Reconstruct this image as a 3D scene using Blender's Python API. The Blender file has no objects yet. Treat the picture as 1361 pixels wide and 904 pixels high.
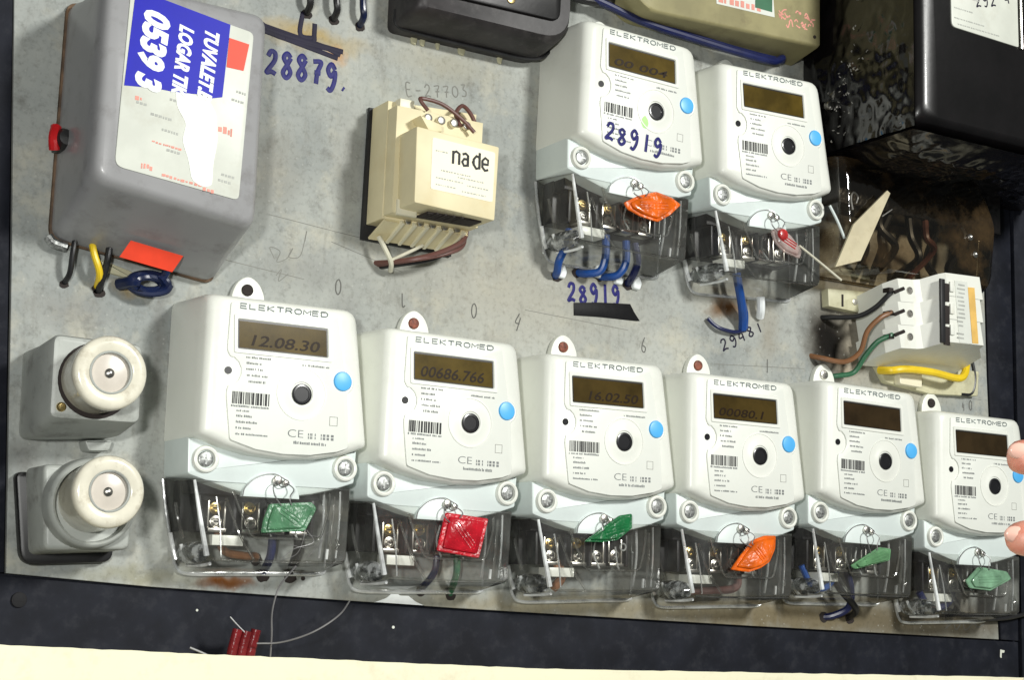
import bpy, bmesh, math, random
from mathutils import Vector, Matrix
random.seed(7)
S = 0.001                                   # everything below is written in millimetres: x right, z up, d out of the board
sc = bpy.context.scene
COL = sc.collection

# ------------------------------------------------------------------ camera, world, lamps, exposure
def W(x, z, d): return Vector((x*S, -d*S, z*S))
cam = bpy.data.cameras.new('camera'); camo = bpy.data.objects.new('camera', cam); COL.objects.link(camo)
R = ((0.85313554, 0.52081316, 0.03022241), (0.10829074, -0.12012398, -0.98683501), (0.51032623, -0.84517683, 0.15888128))
rt = Vector((R[0][0], -R[0][1], R[0][2])); up = -Vector((R[1][0], -R[1][1], R[1][2])); bk = -Vector((R[2][0], -R[2][1], R[2][2]))
cp = W(-422.22, -140.90, 1061.57)
m = Matrix((rt, up, bk)).transposed().to_4x4(); m.translation = cp; camo.matrix_world = m
cam.sensor_width = 36; cam.sensor_fit = 'HORIZONTAL'; cam.lens = 36*2128.6/1361; cam.clip_start = 0.01; cam.clip_end = 100
sc.camera = camo

wd = bpy.data.worlds.new('World'); sc.world = wd; wd.use_nodes = True
wd.node_tree.nodes['Background'].inputs[0].default_value = (0.93, 1.0, 0.97, 1)
wd.node_tree.nodes['Background'].inputs[1].default_value = 0.07

def area(name, pos, target, size, power, col):
    l = bpy.data.lights.new(name, 'AREA'); l.shape = 'DISK'; l.size = size; l.energy = power; l.color = col
    o = bpy.data.objects.new(name, l); COL.objects.link(o); o.location = pos
    o.rotation_euler = (target-pos).to_track_quat('-Z', 'Y').to_euler(); return o
area('camera_flash', cp + up*0.10 - rt*0.11 - bk*0.02, W(250, 40, 0), 0.06, 6.4, (1.0, 1.0, 0.96))
area('room_lamp', W(1000, 900, 2400), W(330, 40, 0), 0.38, 62.0, (1.0, 1.0, 0.96))
sc.view_settings.view_transform = 'Standard'; sc.view_settings.look = 'None'
sc.view_settings.exposure = 0.05; sc.view_settings.gamma = 1.0; sc.view_settings.use_curve_mapping = False
sc.cycles.use_denoising = True
sc.cycles.max_bounces = 10; sc.cycles.transparent_max_bounces = 24

# ------------------------------------------------------------------ materials
MATS = {}
def nt(name):
    mt = bpy.data.materials.new(name); mt.use_nodes = True
    MATS[name] = mt; n = mt.node_tree
    return mt, n, n.nodes['Principled BSDF']
def N(n, t, **k):
    o = n.nodes.new(t)
    for a, b in k.items(): setattr(o, a, b)
    return o
def mixc(n, fac, a, b):
    x = N(n, 'ShaderNodeMix', data_type='RGBA')
    for s, v in ((0, fac), (6, a), (7, b)):
        if hasattr(v, 'is_linked') or hasattr(v, 'links'): n.links.new(v, x.inputs[s])
        else: x.inputs[s].default_value = v if s == 0 else (*v, 1)
    return x.outputs[2]
def ramp(n, fac, p0, p1, c0=(0, 0, 0), c1=(1, 1, 1)):
    r = N(n, 'ShaderNodeValToRGB'); r.color_ramp.elements[0].position = p0; r.color_ramp.elements[1].position = p1
    r.color_ramp.elements[0].color = (*c0, 1); r.color_ramp.elements[1].color = (*c1, 1)
    n.links.new(fac, r.inputs[0]); return r.outputs[0]
def noise(n, scale, detail=4, vec=None, rough=.55):
    x = N(n, 'ShaderNodeTexNoise'); x.inputs['Scale'].default_value = scale; x.inputs['Detail'].default_value = detail; x.inputs['Roughness'].default_value = rough
    if vec is None:
        t = N(n, 'ShaderNodeTexCoord'); oi = N(n, 'ShaderNodeObjectInfo'); ma = N(n, 'ShaderNodeVectorMath', operation='MULTIPLY_ADD'); ma.inputs[1].default_value = (17.3, 17.3, 17.3)
        n.links.new(oi.outputs['Location'], ma.inputs[0]); n.links.new(t.outputs['Object'], ma.inputs[2]); vec = ma.outputs[0]
    n.links.new(vec, x.inputs['Vector']); return x.outputs['Fac']
def simple(name, col, rough=.45, metal=0., var=.12, scale=60, bump=0., bscale=400, coat=0., dirt=None, dscale=35, damt=.5, spec=None):
    mt, n, b = nt(name)
    f = noise(n, scale, 5)
    c = mixc(n, ramp(n, f, .35, .65), tuple(v*(1-var) for v in col), tuple(min(1, v*(1+var)) for v in col))
    if dirt:
        g = N(n, 'ShaderNodeMath', operation='MULTIPLY'); g.inputs[1].default_value = damt
        n.links.new(ramp(n, noise(n, dscale, 8, None, .7), .52, .72), g.inputs[0])
        c = mixc(n, g.outputs[0], (1, 1, 1), (1, 1, 1)) if False else c
        x = N(n, 'ShaderNodeMix', data_type='RGBA'); n.links.new(g.outputs[0], x.inputs[0]); n.links.new(c, x.inputs[6]); x.inputs[7].default_value = (*dirt, 1); c = x.outputs[2]
    n.links.new(c, b.inputs['Base Color'])
    b.inputs['Roughness'].default_value = rough; b.inputs['Metallic'].default_value = metal; b.inputs['Coat Weight'].default_value = coat
    if spec is not None: b.inputs['Specular IOR Level'].default_value = spec
    if bump:
        bp = N(n, 'ShaderNodeBump'); bp.inputs['Strength'].default_value = bump; bp.inputs['Distance'].default_value = .0006
        n.links.new(noise(n, bscale, 3), bp.inputs['Height']); n.links.new(bp.outputs[0], b.inputs['Normal'])
    return mt
def clear(name, tint, rough=.08, amt=.06, haze=0.0, hazecol=(.5, .5, .5), dirt=(.3, .28, .24), dscale=28, sharp=None):
    mt, n, b = nt(name); out = n.nodes['Material Output']; n.nodes.remove(b)
    tr = N(n, 'ShaderNodeBsdfTransparent'); tr.inputs[0].default_value = (*tint, 1)
    gl = N(n, 'ShaderNodeBsdfGlossy'); gl.inputs['Roughness'].default_value = rough
    fr = N(n, 'ShaderNodeFresnel'); fr.inputs[0].default_value = 1.5
    ad = N(n, 'ShaderNodeMath', operation='ADD'); ad.inputs[1].default_value = amt; n.links.new(fr.outputs[0], ad.inputs[0])
    m1 = N(n, 'ShaderNodeMixShader'); n.links.new(ad.outputs[0], m1.inputs[0]); n.links.new(tr.outputs[0], m1.inputs[1]); n.links.new(gl.outputs[0], m1.inputs[2])
    df = N(n, 'ShaderNodeBsdfDiffuse')
    c = mixc(n, ramp(n, noise(n, dscale, 5), .4, .7), hazecol, dirt); n.links.new(c, df.inputs[0])
    mu = N(n, 'ShaderNodeMath', operation='MULTIPLY'); mu.inputs[1].default_value = haze
    lo, hi, a0, a1 = sharp or (.3, .75, .35, 1.6)
    n.links.new(ramp(n, noise(n, dscale*1.7, 7, None, .65), lo, hi, (a0,)*3, (a1,)*3), mu.inputs[0])
    m2 = N(n, 'ShaderNodeMixShader'); n.links.new(mu.outputs[0], m2.inputs[0]); n.links.new(m1.outputs[0], m2.inputs[1]); n.links.new(df.outputs[0], m2.inputs[2])
    bp = N(n, 'ShaderNodeBump'); bp.inputs['Strength'].default_value = .35; bp.inputs['Distance'].default_value = .002
    n.links.new(noise(n, 45, 2), bp.inputs['Height']); n.links.new(bp.outputs[0], gl.inputs['Normal'])
    n.links.new(m2.outputs[0], out.inputs[0]); return mt

simple('white_plastic', (.80, .815, .75), .33, var=.045, scale=5, bump=.05, bscale=700, dirt=(.55, .56, .48), dscale=26, damt=.25)
simple('plate_plastic', (.78, .80, .74), .42, var=.04, scale=5, dirt=(.60, .62, .55), dscale=40, damt=.2)
simple('collar_plastic', (.68, .75, .73), .34, var=.03, scale=25, dirt=(.50, .54, .52), dscale=30, damt=.25)
simple('text_ink', (.20, .21, .21), .6, var=.15, spec=.12)
simple('logo_ink', (.15, .18, .18), .5, var=.1, spec=.12)
simple('barcode_ink', (.05, .05, .05), .6, spec=.12)
simple('lcd_olive', (.080, .054, .010), .15, var=.3, scale=45)
simple('lcd_mid', (.052, .034, .008), .15, var=.3, scale=45)
simple('lcd_dark', (.030, .019, .008), .16, var=.3, scale=45)
simple('lcd_edge', (.012, .011, .010), .3)
simple('lcd_digit', (.018, .010, .004), .4, spec=.12)
simple('port_black', (.012, .012, .014), .25, coat=.3)
simple('button_blue', (.085, .44, .86), .38, var=.05)
simple('terminal_black', (.014, .013, .015), .45, var=.3)
simple('brass', (.72, .55, .24), .28, 1., var=.2, scale=200)
simple('nickel', (.62, .60, .55), .3, 1., var=.2, scale=200)
simple('steel_screw', (.33, .34, .33), .42, .8, var=.5, scale=500)
simple('rust_brown', (.11, .065, .035), .7, var=.5, scale=80)
simple('rusty_screw', (.20, .06, .035), .6, .2, var=.5, scale=300)
simple('dark_hole', (.018, .012, .01), .8)
simple('copper_brown', (.30, .12, .05), .5)
clear('clear_cover', (.97, .97, .955), .07, .02, .055, (.72, .73, .70), (.40, .36, .30))
clear('clear_edge', (.88, .91, .91), .12, .40, .38, (.90, .93, .93), (.7, .7, .68))  # white haze puts highlights into the colour of moulded edges and ribs
clear('reflection_patches', (.93, .95, .96), .10, .10, .55, (.88, .91, .92), (.7, .72, .72), 60, (.50, .62, .05, 1.0))  # patchy white haze, a painted reflection for the cover corner
clear('highlight_white', (.9, .93, .93), .10, .45, .75, (.92, .95, .95), (.75, .76, .75))  # near-opaque white, the highlight is put into the colour
clear('burnt_cover', (.88, .80, .66), .05, .07, .75, (.07, .045, .022), (.010, .008, .006), 10, (.50, .66, .03, .95))
clear('seal_clear', (.92, .80, .78), .15, .10, .35, (.8, .7, .66), (.6, .4, .36))
def seal(nm, col, a=.25):
    mt, n, b = nt(nm); b.inputs['Roughness'].default_value = .25; b.inputs['Coat Weight'].default_value = .3
    c = mixc(n, ramp(n, noise(n, 75, 6), .35, .68), tuple(v*.55 for v in col), col); n.links.new(c, b.inputs['Base Color'])
    b.inputs['Transmission Weight'].default_value = a; b.inputs['IOR'].default_value = 1.3
    bp = N(n, 'ShaderNodeBump'); bp.inputs['Strength'].default_value = .55; bp.inputs['Distance'].default_value = .0016
    n.links.new(noise(n, 160, 3), bp.inputs['Height']); n.links.new(bp.outputs[0], b.inputs['Normal'])
seal('seal_old_red', (.30, .025, .03)); seal('seal_green', (.14, .36, .19)); seal('seal_red', (.80, .02, .04)); seal('seal_dark_green', (.02, .22, .07), .15)
seal('seal_orange', (.98, .17, .01), .05); seal('seal_light_green', (.22, .50, .24)); seal('seal_pale_green', (.30, .55, .35))
seal('seal_pink_red', (.85, .06, .06))
simple('frame_navy', (.0095, .0108, .0165), .6, var=.3, scale=35, bump=.2, bscale=260, dirt=(.032, .033, .038), dscale=70, damt=.55, spec=.12)
simple('frame_gap', (.004, .004, .006), .8)
simple('cream_wall', (.88, .84, .62), .8, var=.02, scale=12, bump=.3, bscale=120, dirt=(.66, .60, .42), dscale=55, damt=.5)
simple('grey_steel', (.315, .315, .320), .33, var=.05, scale=18, bump=.08, bscale=300, coat=.15, dirt=(.16, .15, .145), dscale=42, damt=.6)
simple('paper_label', (.62, .64, .57), .45, var=.05, scale=50, dirt=(.48, .47, .39), dscale=30, damt=.6)
simple('paper_white', (.69, .71, .65), .4, var=.03)
simple('sticker_blue', (.004, .006, .40), .4, var=.05, spec=.12)
simple('sticker_ink_white', (.80, .83, .83), .5)
simple('sticker_orange', (.80, .055, .018), .55, var=.06)
simple('red_print', (.75, .33, .27), .6, spec=.12)
simple('grey_print', (.42, .43, .40), .6, spec=.12)
simple('red_knob', (.55, .012, .015), .3)
simple('porcelain_cream', (.72, .69, .57), .2, var=.08, scale=70, coat=.4, dirt=(.36, .31, .22), dscale=75, damt=.75)
simple('porcelain_inner', (.60, .55, .48), .3, var=.08)
simple('fuse_grey', (.40, .42, .39), .42, var=.08, scale=40, dirt=(.17, .165, .15), dscale=55, damt=.85)
simple('trafo_cream', (.74, .66, .42), .5, var=.06, scale=30, dirt=(.66, .52, .26), dscale=24, damt=.5)
simple('trafo_label', (.80, .76, .58), .45, var=.03, scale=40)
simple('black_plastic', (.014, .014, .015), .4, var=.3)
simple('bakelite_grey', (.024, .021, .022), .5, var=.35, scale=60, coat=0., bump=.2, bscale=120, dirt=(.085, .078, .078), dscale=70, damt=.6)
simple('bakelite_black', (.0036, .0030, .0034), .34, var=.4, scale=30, coat=.06, bump=.25, bscale=60)
simple('bakelite_melted', (.0040, .0034, .0038), .17, var=.5, scale=60, coat=.25, bump=.4, bscale=90)
simple('soot', (.006, .005, .005), .3, var=.6, scale=200, bump=1., bscale=200)
simple('ash_flake', (.34, .33, .30), .5, var=.6, scale=400)
simple('olive_paint', (.30, .27, .135), .55, var=.15, scale=30, bump=.1, bscale=300, dirt=(.16, .13, .07), dscale=45, damt=.6)
simple('cable_blue', (.012, .065, .27), .35, var=.1)
simple('cable_navy', (.008, .013, .07), .3, var=.2)
simple('coil_navy', (.006, .012, .045), .28, var=.3)
simple('cable_black', (.012, .012, .013), .4)
simple('cable_brown', (.30, .13, .06), .42, var=.15, scale=150)
simple('cable_darkbrown', (.13, .055, .045), .45)
simple('cable_green', (.030, .135, .065), .4)
simple('cable_yellow', (.78, .55, .02), .35, var=.1)
simple('cable_white', (.62, .60, .48), .45)
simple('cable_orange', (.21, .095, .04), .42)
simple('breaker_white', (.78, .79, .72), .38, var=.03, dirt=(.62, .58, .46), dscale=60, damt=.4)
simple('breaker_under', (.52, .53, .53), .5)
simple('ochre_strip', (.75, .47, .12), .5)
simple('beige_block', (.58, .56, .38), .5, var=.1, dirt=(.34, .31, .18), dscale=90, damt=.5)
simple('cardboard', (.56, .50, .34), .75, var=.1, scale=40, dirt=(.38, .31, .18), dscale=70, damt=.5)
simple('ink_blue', (.018, .018, .135), .45, var=.2, scale=300, spec=.12)
simple('ink_black', (.014, .012, .03), .5, spec=.12)
simple('tape_black', (.008, .008, .009), .5, bump=.3, bscale=200, spec=.12)
simple('pencil', (.13, .13, .12), .7, spec=.12)
simple('pencil_faint', (.21, .21, .19), .7, spec=.12)
simple('thin_wire', (.40, .40, .40), .35, .8)
simple('nylon_line', (.17, .165, .165), .3)
simple('plaster_white', (.86, .90, .90), .6)
simple('green_spot', (.42, .78, .25), .5)
# skin
mt, n, b = nt('skin'); f = noise(n, 90, 5)
n.links.new(mixc(n, ramp(n, f, .35, .65), (.70, .25, .17), (.82, .38, .28)), b.inputs['Base Color']); b.inputs['Roughness'].default_value = .45
b.inputs['Subsurface Weight'].default_value = .25; b.inputs['Subsurface Radius'].default_value = (.006, .003, .002); b.inputs['Subsurface Scale'].default_value = 1
bp = N(n, 'ShaderNodeBump'); bp.inputs['Strength'].default_value = .25; bp.inputs['Distance'].default_value = .0008; n.links.new(noise(n, 500, 3), bp.inputs['Height']); n.links.new(bp.outputs[0], b.inputs['Normal'])

# the painted board: mottled grey with stains of their own shape (x, z, radius x, radius z, colour, strength)
STAINS = [(34, 268, 60, 12, (.42, .30, .10), .75), (58, 258, 9, 11, (.55, .26, .06), .9), (-8, -136, 22, 7, (.30, .12, .03), .95), (430, 108, 20, 12, (.22, .12, .05), .9),
          (548, 85, 13, 20, (.035, .028, .022), 1.0), (565, 72, 22, 14, (.30, .20, .11), .7), (-92, 60, 14, 7, (.33, .25, .12), .8), (120, 232, 90, 40, (.40, .42, .38), .5),
          (-70, -135, 60, 7, (.28, .27, .18), .6), (500, -148, 260, 12, (.24, .20, .12), .8), (650, -150, 120, 14, (.13, .11, .07), .75), (150, 270, 70, 18, (.36, .34, .26), .6),
          (600, 130, 90, 40, (.42, .34, .22), .5), (640, 60, 80, 25, (.42, .38, .28), .6), (35, 90, 60, 26, (.26, .26, .24), .5), (220, 95, 170, 60, (.42, .40, .33), .6), (440, 118, 60, 30, (.38, .33, .24), .5), (640, 228, 130, 34, (.02, .016, .012), 1.0), (650, 185, 90, 40, (.24, .18, .11), .7), (-66, 20, 9, 70, (.20, .195, .18), .6), (72, 55, 20, 30, (.22, .215, .20), .55), (205, 40, 16, 30, (.22, .21, .19), .5), (300, 118, 60, 10, (.24, .22, .17), .6), (-150, -60, 14, 16, (.16, .16, .15), .7), (-130, 40, 40, 16, (.25, .25, .235), .6), (230, 190, 12, 60, (.20, .205, .20), .55), (70, 180, 18, 60, (.30, .30, .28), .5), (10, 160, 30, 50, (.30, .28, .23), .45), (480, 90, 16, 30, (.30, .27, .21), .6), (520, -152, 330, 30, (.17, .14, .085), .95), (700, -150, 150, 28, (.095, .08, .055), .9), (250, -146, 200, 12, (.26, .23, .15), .8), (566, 88, 50, 44, (.40, .34, .25), .75), (545, 98, 36, 44, (.035, .028, .02), 1.0), (548, 94, 30, 38, (.012, .010, .008), 1.0), (552, 88, 24, 30, (.006, .005, .004), 1.0), (-8, -137, 26, 8, (.16, .055, .012), 1.0), (432, 110, 22, 13, (.10, .045, .015), 1.0), (590, 175, 60, 24, (.07, .055, .04), .8), (540, 190, 40, 50, (.05, .04, .03), .9)]
mt, n, b = nt('board_paint')
tc = N(n, 'ShaderNodeTexCoord'); ob = tc.outputs['Object']
c = mixc(n, ramp(n, noise(n, 9, 6, ob, .6), .36, .64), (.262, .282, .275), (.425, .438, .405))
c2 = N(n, 'ShaderNodeMix', data_type='RGBA'); n.links.new(c, c2.inputs[6]); c2.inputs[7].default_value = (.50, .48, .39, 1)
mm = N(n, 'ShaderNodeMath', operation='MULTIPLY'); mm.inputs[1].default_value = .75
n.links.new(ramp(n, noise(n, 22, 7, ob, .65), .52, .70), mm.inputs[0]); n.links.new(mm.outputs[0], c2.inputs[0]); c = c2.outputs[2]
c3 = N(n, 'ShaderNodeMix', data_type='RGBA'); n.links.new(c, c3.inputs[6]); c3.inputs[7].default_value = (.17, .17, .155, 1)
mm = N(n, 'ShaderNodeMath', operation='MULTIPLY'); mm.inputs[1].default_value = .85
n.links.new(ramp(n, noise(n, 48, 9, ob, .74), .53, .72), mm.inputs[0]); n.links.new(mm.outputs[0], c3.inputs[0]); c = c3.outputs[2]
wob = N(n, 'ShaderNodeTexNoise'); wob.inputs['Scale'].default_value = 60; wob.inputs['Detail'].default_value = 6; n.links.new(ob, wob.inputs['Vector'])
wv = N(n, 'ShaderNodeVectorMath', operation='MULTIPLY_ADD'); wv.inputs[1].default_value = (.022, 0, .022); n.links.new(wob.outputs['Color'], wv.inputs[0]); n.links.new(ob, wv.inputs[2])
for (x, z, rx, rz, col, st) in STAINS:
    mp = N(n, 'ShaderNodeMapping'); mp.vector_type = 'TEXTURE'
    mp.inputs['Location'].default_value = ((x+11)*S, 0, (z+11)*S); mp.inputs['Scale'].default_value = (rx*S, 1, rz*S); n.links.new(wv.outputs[0], mp.inputs[0])
    ln = N(n, 'ShaderNodeVectorMath', operation='LENGTH'); n.links.new(mp.outputs[0], ln.inputs[0])
    k = ramp(n, ln.outputs['Value'], .15, 1.1, (st,)*3, (0, 0, 0))
    x_ = N(n, 'ShaderNodeMix', data_type='RGBA'); n.links.new(k, x_.inputs[0]); n.links.new(c, x_.inputs[6]); x_.inputs[7].default_value = (*col, 1); c = x_.outputs[2]

# dust specks, fine grain and long brushed streaks
vo = N(n, 'ShaderNodeTexVoronoi'); vo.inputs['Scale'].default_value = 170; n.links.new(ob, vo.inputs['Vector'])
sp = ramp(n, vo.outputs['Distance'], .06, .16, (.35,)*3, (0, 0, 0))
x_ = N(n, 'ShaderNodeMix', data_type='RGBA'); n.links.new(sp, x_.inputs[0]); n.links.new(c, x_.inputs[6]); x_.inputs[7].default_value = (.52, .53, .49, 1); c = x_.outputs[2]
mp = N(n, 'ShaderNodeMapping'); mp.inputs['Scale'].default_value = (60, 1, 14); n.links.new(ob, mp.inputs[0])
mm = N(n, 'ShaderNodeMath', operation='MULTIPLY'); mm.inputs[1].default_value = .5; n.links.new(ramp(n, noise(n, 1, 6, mp.outputs[0], .7), .56, .72), mm.inputs[0])
x_ = N(n, 'ShaderNodeMix', data_type='RGBA'); n.links.new(mm.outputs[0], x_.inputs[0]); n.links.new(c, x_.inputs[6]); x_.inputs[7].default_value = (.21, .205, .18, 1); c = x_.outputs[2]
mm = N(n, 'ShaderNodeMath', operation='MULTIPLY'); mm.inputs[1].default_value = .6; n.links.new(ramp(n, noise(n, 260, 4, ob, .6), .50, .70), mm.inputs[0])
x_ = N(n, 'ShaderNodeMix', data_type='RGBA', blend_type='MULTIPLY'); n.links.new(mm.outputs[0], x_.inputs[0]); n.links.new(c, x_.inputs[6]); x_.inputs[7].default_value = (.66, .66, .64, 1); c = x_.outputs[2]
n.links.new(c, b.inputs['Base Color']); b.inputs['Roughness'].default_value = .75; b.inputs['Specular IOR Level'].default_value = .12
bp = N(n, 'ShaderNodeBump'); bp.inputs['Strength'].default_value = .35; bp.inputs['Distance'].default_value = .0008
n.links.new(noise(n, 90, 6, ob), bp.inputs['Height']); n.links.new(bp.outputs[0], b.inputs['Normal'])

# ------------------------------------------------------------------ mesh helpers (all input in mm as (x, z, d))
def mesh(name, verts, faces, mat, smooth=35, recalc=True):
    me = bpy.data.meshes.new(name); me.from_pydata([W(*v) for v in verts], [], faces)
    if recalc:
        bm = bmesh.new(); bm.from_mesh(me); bmesh.ops.recalc_face_normals(bm, faces=bm.faces); bm.to_mesh(me); bm.free()
    me.materials.append(MATS[mat])
    if smooth:
        me.polygons.foreach_set('use_smooth', [True]*len(me.polygons)); me.set_sharp_from_angle(angle=math.radians(smooth))
    return me
def obj(name, me, parent=None):
    o = bpy.data.objects.new(name, me); COL.objects.link(o); o.parent = parent; return o
def thing(name, label, cat, x=0, z=0, d=0, roll=0, group=None):
    o = bpy.data.objects.new(name, None); COL.objects.link(o); o.location = W(x, z, d); o.rotation_euler = (0, -roll, 0); o.empty_display_size = .02
    o['label'] = label; o['category'] = cat
    if group: o['group'] = group
    return o
def tag(o, label, cat, group=None):
    o['label'] = label; o['category'] = cat
    if group: o['group'] = group
    return o
class MB:
    def __init__(s): s.v = []; s.f = []
    def add(s, v, f):
        k = len(s.v); s.v += v; s.f += [tuple(i+k for i in q) for q in f]; return s
    def loft(s, rings, front=True, back=True):
        k = len(rings[0]); v = [p for r in rings for p in r]; f = []
        for a in range(len(rings)-1):
            for i in range(k):
                j = (i+1) % k; f.append((a*k+i, a*k+j, (a+1)*k+j, (a+1)*k+i))
        if back: f.append(tuple(range(k)))
        if front: f.append(tuple((len(rings)-1)*k+i for i in range(k)))
        return s.add(v, f)
    def prism(s, poly, d0, d1, bev=0):
        if bev:
            return s.loft([[(x, z, d0) for x, z in poly], [(x, z, d1-bev) for x, z in poly], [(x, z, d1-bev*.3) for x, z in inset(poly, bev*.3)], [(x, z, d1) for x, z in inset(poly, bev)]])
        return s.loft([[(x, z, d0) for x, z in poly], [(x, z, d1) for x, z in poly]])
    def cyl(s, x, z, d0, d1, r, n=24, bev=0):
        return s.prism(circ(x, z, r, n), d0, d1, bev)
    def lathe(s, x, z, prof, n=32, tx=0, tz=0):
        # prof: list of (radius, d); tx,tz shift the axis per mm of d
        return s.loft([[(x+tx*(d-prof[0][1])+r*math.cos(2*math.pi*i/n), z+tz*(d-prof[0][1])+r*math.sin(2*math.pi*i/n), d) for i in range(n)] for r, d in prof])
    def box(s, x0, x1, z0, z1, d0, d1, bev=0):
        return s.prism([(x0, z1), (x1, z1), (x1, z0), (x0, z0)], d0, d1, bev)
    def tube(s, pts, r, n=8, sm=6, squash=1.0, taper=None):
        pts = catmull(pts, sm) if sm else [Vector(p) for p in pts]
        rings = []; prev = None
        for i, p in enumerate(pts):
            t = (pts[min(i+1, len(pts)-1)]-pts[max(i-1, 0)])
            if t.length < 1e-9: t = Vector((1, 0, 0))
            t.normalize()
            if prev is None: u = t.cross(Vector((0, 0, 1))) if abs(t.z) < .9 else t.cross(Vector((1, 0, 0)))
            else: u = prev - t*prev.dot(t)
            u.normalize(); prev = u; w = t.cross(u); rr = r if taper is None else r*(taper[0]+(taper[1]-taper[0])*i/(len(pts)-1))
            ring = []
            for k in range(n):
                a = 2*math.pi*k/n; o_ = u*math.cos(a)*rr + w*math.sin(a)*rr; o_.z *= squash; ring.append(tuple(p+o_))
            rings.append(ring)
        return s.loft(rings)
    def build(s, name, mat, parent=None, smooth=35):
        o = obj(name, mesh(name, s.v, s.f, mat, smooth), parent)
        if name in ('printed_text', 'red_print', 'rust_spot'): o['kind'] = 'stuff'
        return o
def circ(x, z, r, n=24): return [(x+r*math.cos(2*math.pi*i/n), z+r*math.sin(2*math.pi*i/n)) for i in range(n)]
def catmull(pts, k):
    P = [Vector(p) for p in pts]
    if len(P) < 3: return P
    P = [P[0]*2-P[1]]+P+[P[-1]*2-P[-2]]; out = []
    for i in range(1, len(P)-2):
        for j in range(k):
            t = j/k; a, b_, c_, e = P[i-1], P[i], P[i+1], P[i+2]
            out.append(.5*((2*b_)+(c_-a)*t+(2*a-5*b_+4*c_-e)*t*t+(3*b_-a-3*c_+e)*t**3))
    out.append(P[-2]); return out
def area2(p): return sum(p[i][0]*p[(i+1) % len(p)][1]-p[(i+1) % len(p)][0]*p[i][1] for i in range(len(p)))
def inset(poly, a):
    s = 1 if area2(poly) > 0 else -1; k = len(poly); out = []
    for i in range(k):
        p0, p1, p2 = Vector(poly[i-1]), Vector(poly[i]), Vector(poly[(i+1) % k])
        e1 = (p1-p0); e2 = (p2-p1)
        if e1.length < 1e-9: e1 = e2.copy()
        if e2.length < 1e-9: e2 = e1.copy()
        e1.normalize(); e2.normalize(); n1 = Vector((-e1.y, e1.x))*s; n2 = Vector((-e2.y, e2.x))*s
        nn = n1+n2
        if nn.length < 1e-6: nn = n1.copy()
        nn.normalize(); L = a/max(.4, nn.dot(n1)); q = p1+nn*L; out.append((q.x, q.y))
    return out
def rpoly(pts, r, n=5):
    out = []; k = len(pts)
    for i in range(k):
        p0, p1, p2 = Vector(pts[i-1][:2]), Vector(pts[i][:2]), Vector(pts[(i+1) % k][:2])
        rr = pts[i][2] if len(pts[i]) > 2 else r
        if rr <= 0: out.append((p1.x, p1.y)); continue
        a = (p0-p1); b_ = (p2-p1); la, lb = a.length, b_.length; a.normalize(); b_.normalize()
        t = min(rr, la*.48, lb*.48); s0, s1 = p1+a*t, p1+b_*t
        for j in range(n+1):
            u = j/n; q = s0*(1-u)**2+p1*2*u*(1-u)+s1*u*u; out.append((q.x, q.y))
    return out
def text_mesh(txt, fit, origin, U, V, mat, name, bold=0, shear=0, spacing=1.0, thick=.25):
    # fit = (length along U, letter height along V) in mm; origin/U/V in (x, z, d)
    cu = bpy.data.curves.new('lettering', 'FONT'); cu.body = txt; cu.size = 1; cu.offset = bold; cu.shear = shear; cu.space_character = spacing; cu.resolution_u = 3
    to = bpy.data.objects.new('lettering', cu); COL.objects.link(to); bpy.context.view_layer.update()
    me0 = bpy.data.meshes.new_from_object(to.evaluated_get(bpy.context.evaluated_depsgraph_get()))
    vs = [v.co.copy() for v in me0.vertices]; fs = [tuple(p.vertices) for p in me0.polygons]
    bpy.data.objects.remove(to); bpy.data.meshes.remove(me0)
    x0, x1 = min(v.x for v in vs), max(v.x for v in vs); y0, y1 = min(v.y for v in vs), max(v.y for v in vs)
    su, sv = fit[0]/(x1-x0), fit[1]/(y1-y0); O_, U_, V_ = Vector(origin), Vector(U).normalized(), Vector(V).normalized()
    return mesh(name, [tuple(O_+U_*((v.x-x0)*su)+V_*((v.y-y0)*sv)) for v in vs], fs, mat, 0, False)
DIG = {'0': [[(.5, 1), (.15, .8), (.1, .3), (.4, 0), (.75, .2), (.8, .7), (.5, 1)]], '1': [[(.5, 1), (.5, 0)]],
       '2': [[(.1, .75), (.3, 1), (.65, .95), (.65, .6), (.2, .15), (.1, 0), (.45, .08), (.8, 0)]],
       '3': [[(.1, .95), (.6, .95), (.35, .6), (.7, .4), (.6, .05), (.1, .05)]],
       '4': [[(.3, 1), (.1, .45), (.7, .45)], [(.6, .8), (.6, 0)]],
       '6': [[(.55, 1), (.2, .5), (.2, .1), (.55, 0), (.7, .3), (.3, .45)]],
       '7': [[(.1, .97), (.75, 1), (.5, .5), (.45, 0)], [(.25, .5), (.75, .5)]],
       '8': [[(.7, .85), (.4, 1), (.15, .8), (.45, .55), (.75, .25), (.45, 0), (.15, .2), (.45, .55), (.7, .85)]],
       '9': [[(.72, .8), (.4, 1), (.15, .75), (.4, .5), (.72, .72), (.72, .3), (.45, -.08), (.15, .0)]],
       'E': [[(.7, 1), (.15, 1), (.15, 0), (.75, 0)], [(.15, .5), (.6, .5)]], '-': [[(.1, .45), (.7, .45)]], '.': [[(.2, .05), (.35, .0)]],
       'L': [[(.3, 1), (.25, 0), (.7, .05)]], 'U': [[(.15, 1), (.15, .2), (.45, 0), (.7, .25), (.72, 1)]], 'C': [[(.75, .85), (.4, 1), (.12, .5), (.4, 0), (.75, .15)]], 'W': [[(.05, 1), (.25, 0), (.45, .6), (.65, 0), (.85, 1)]]}
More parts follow.
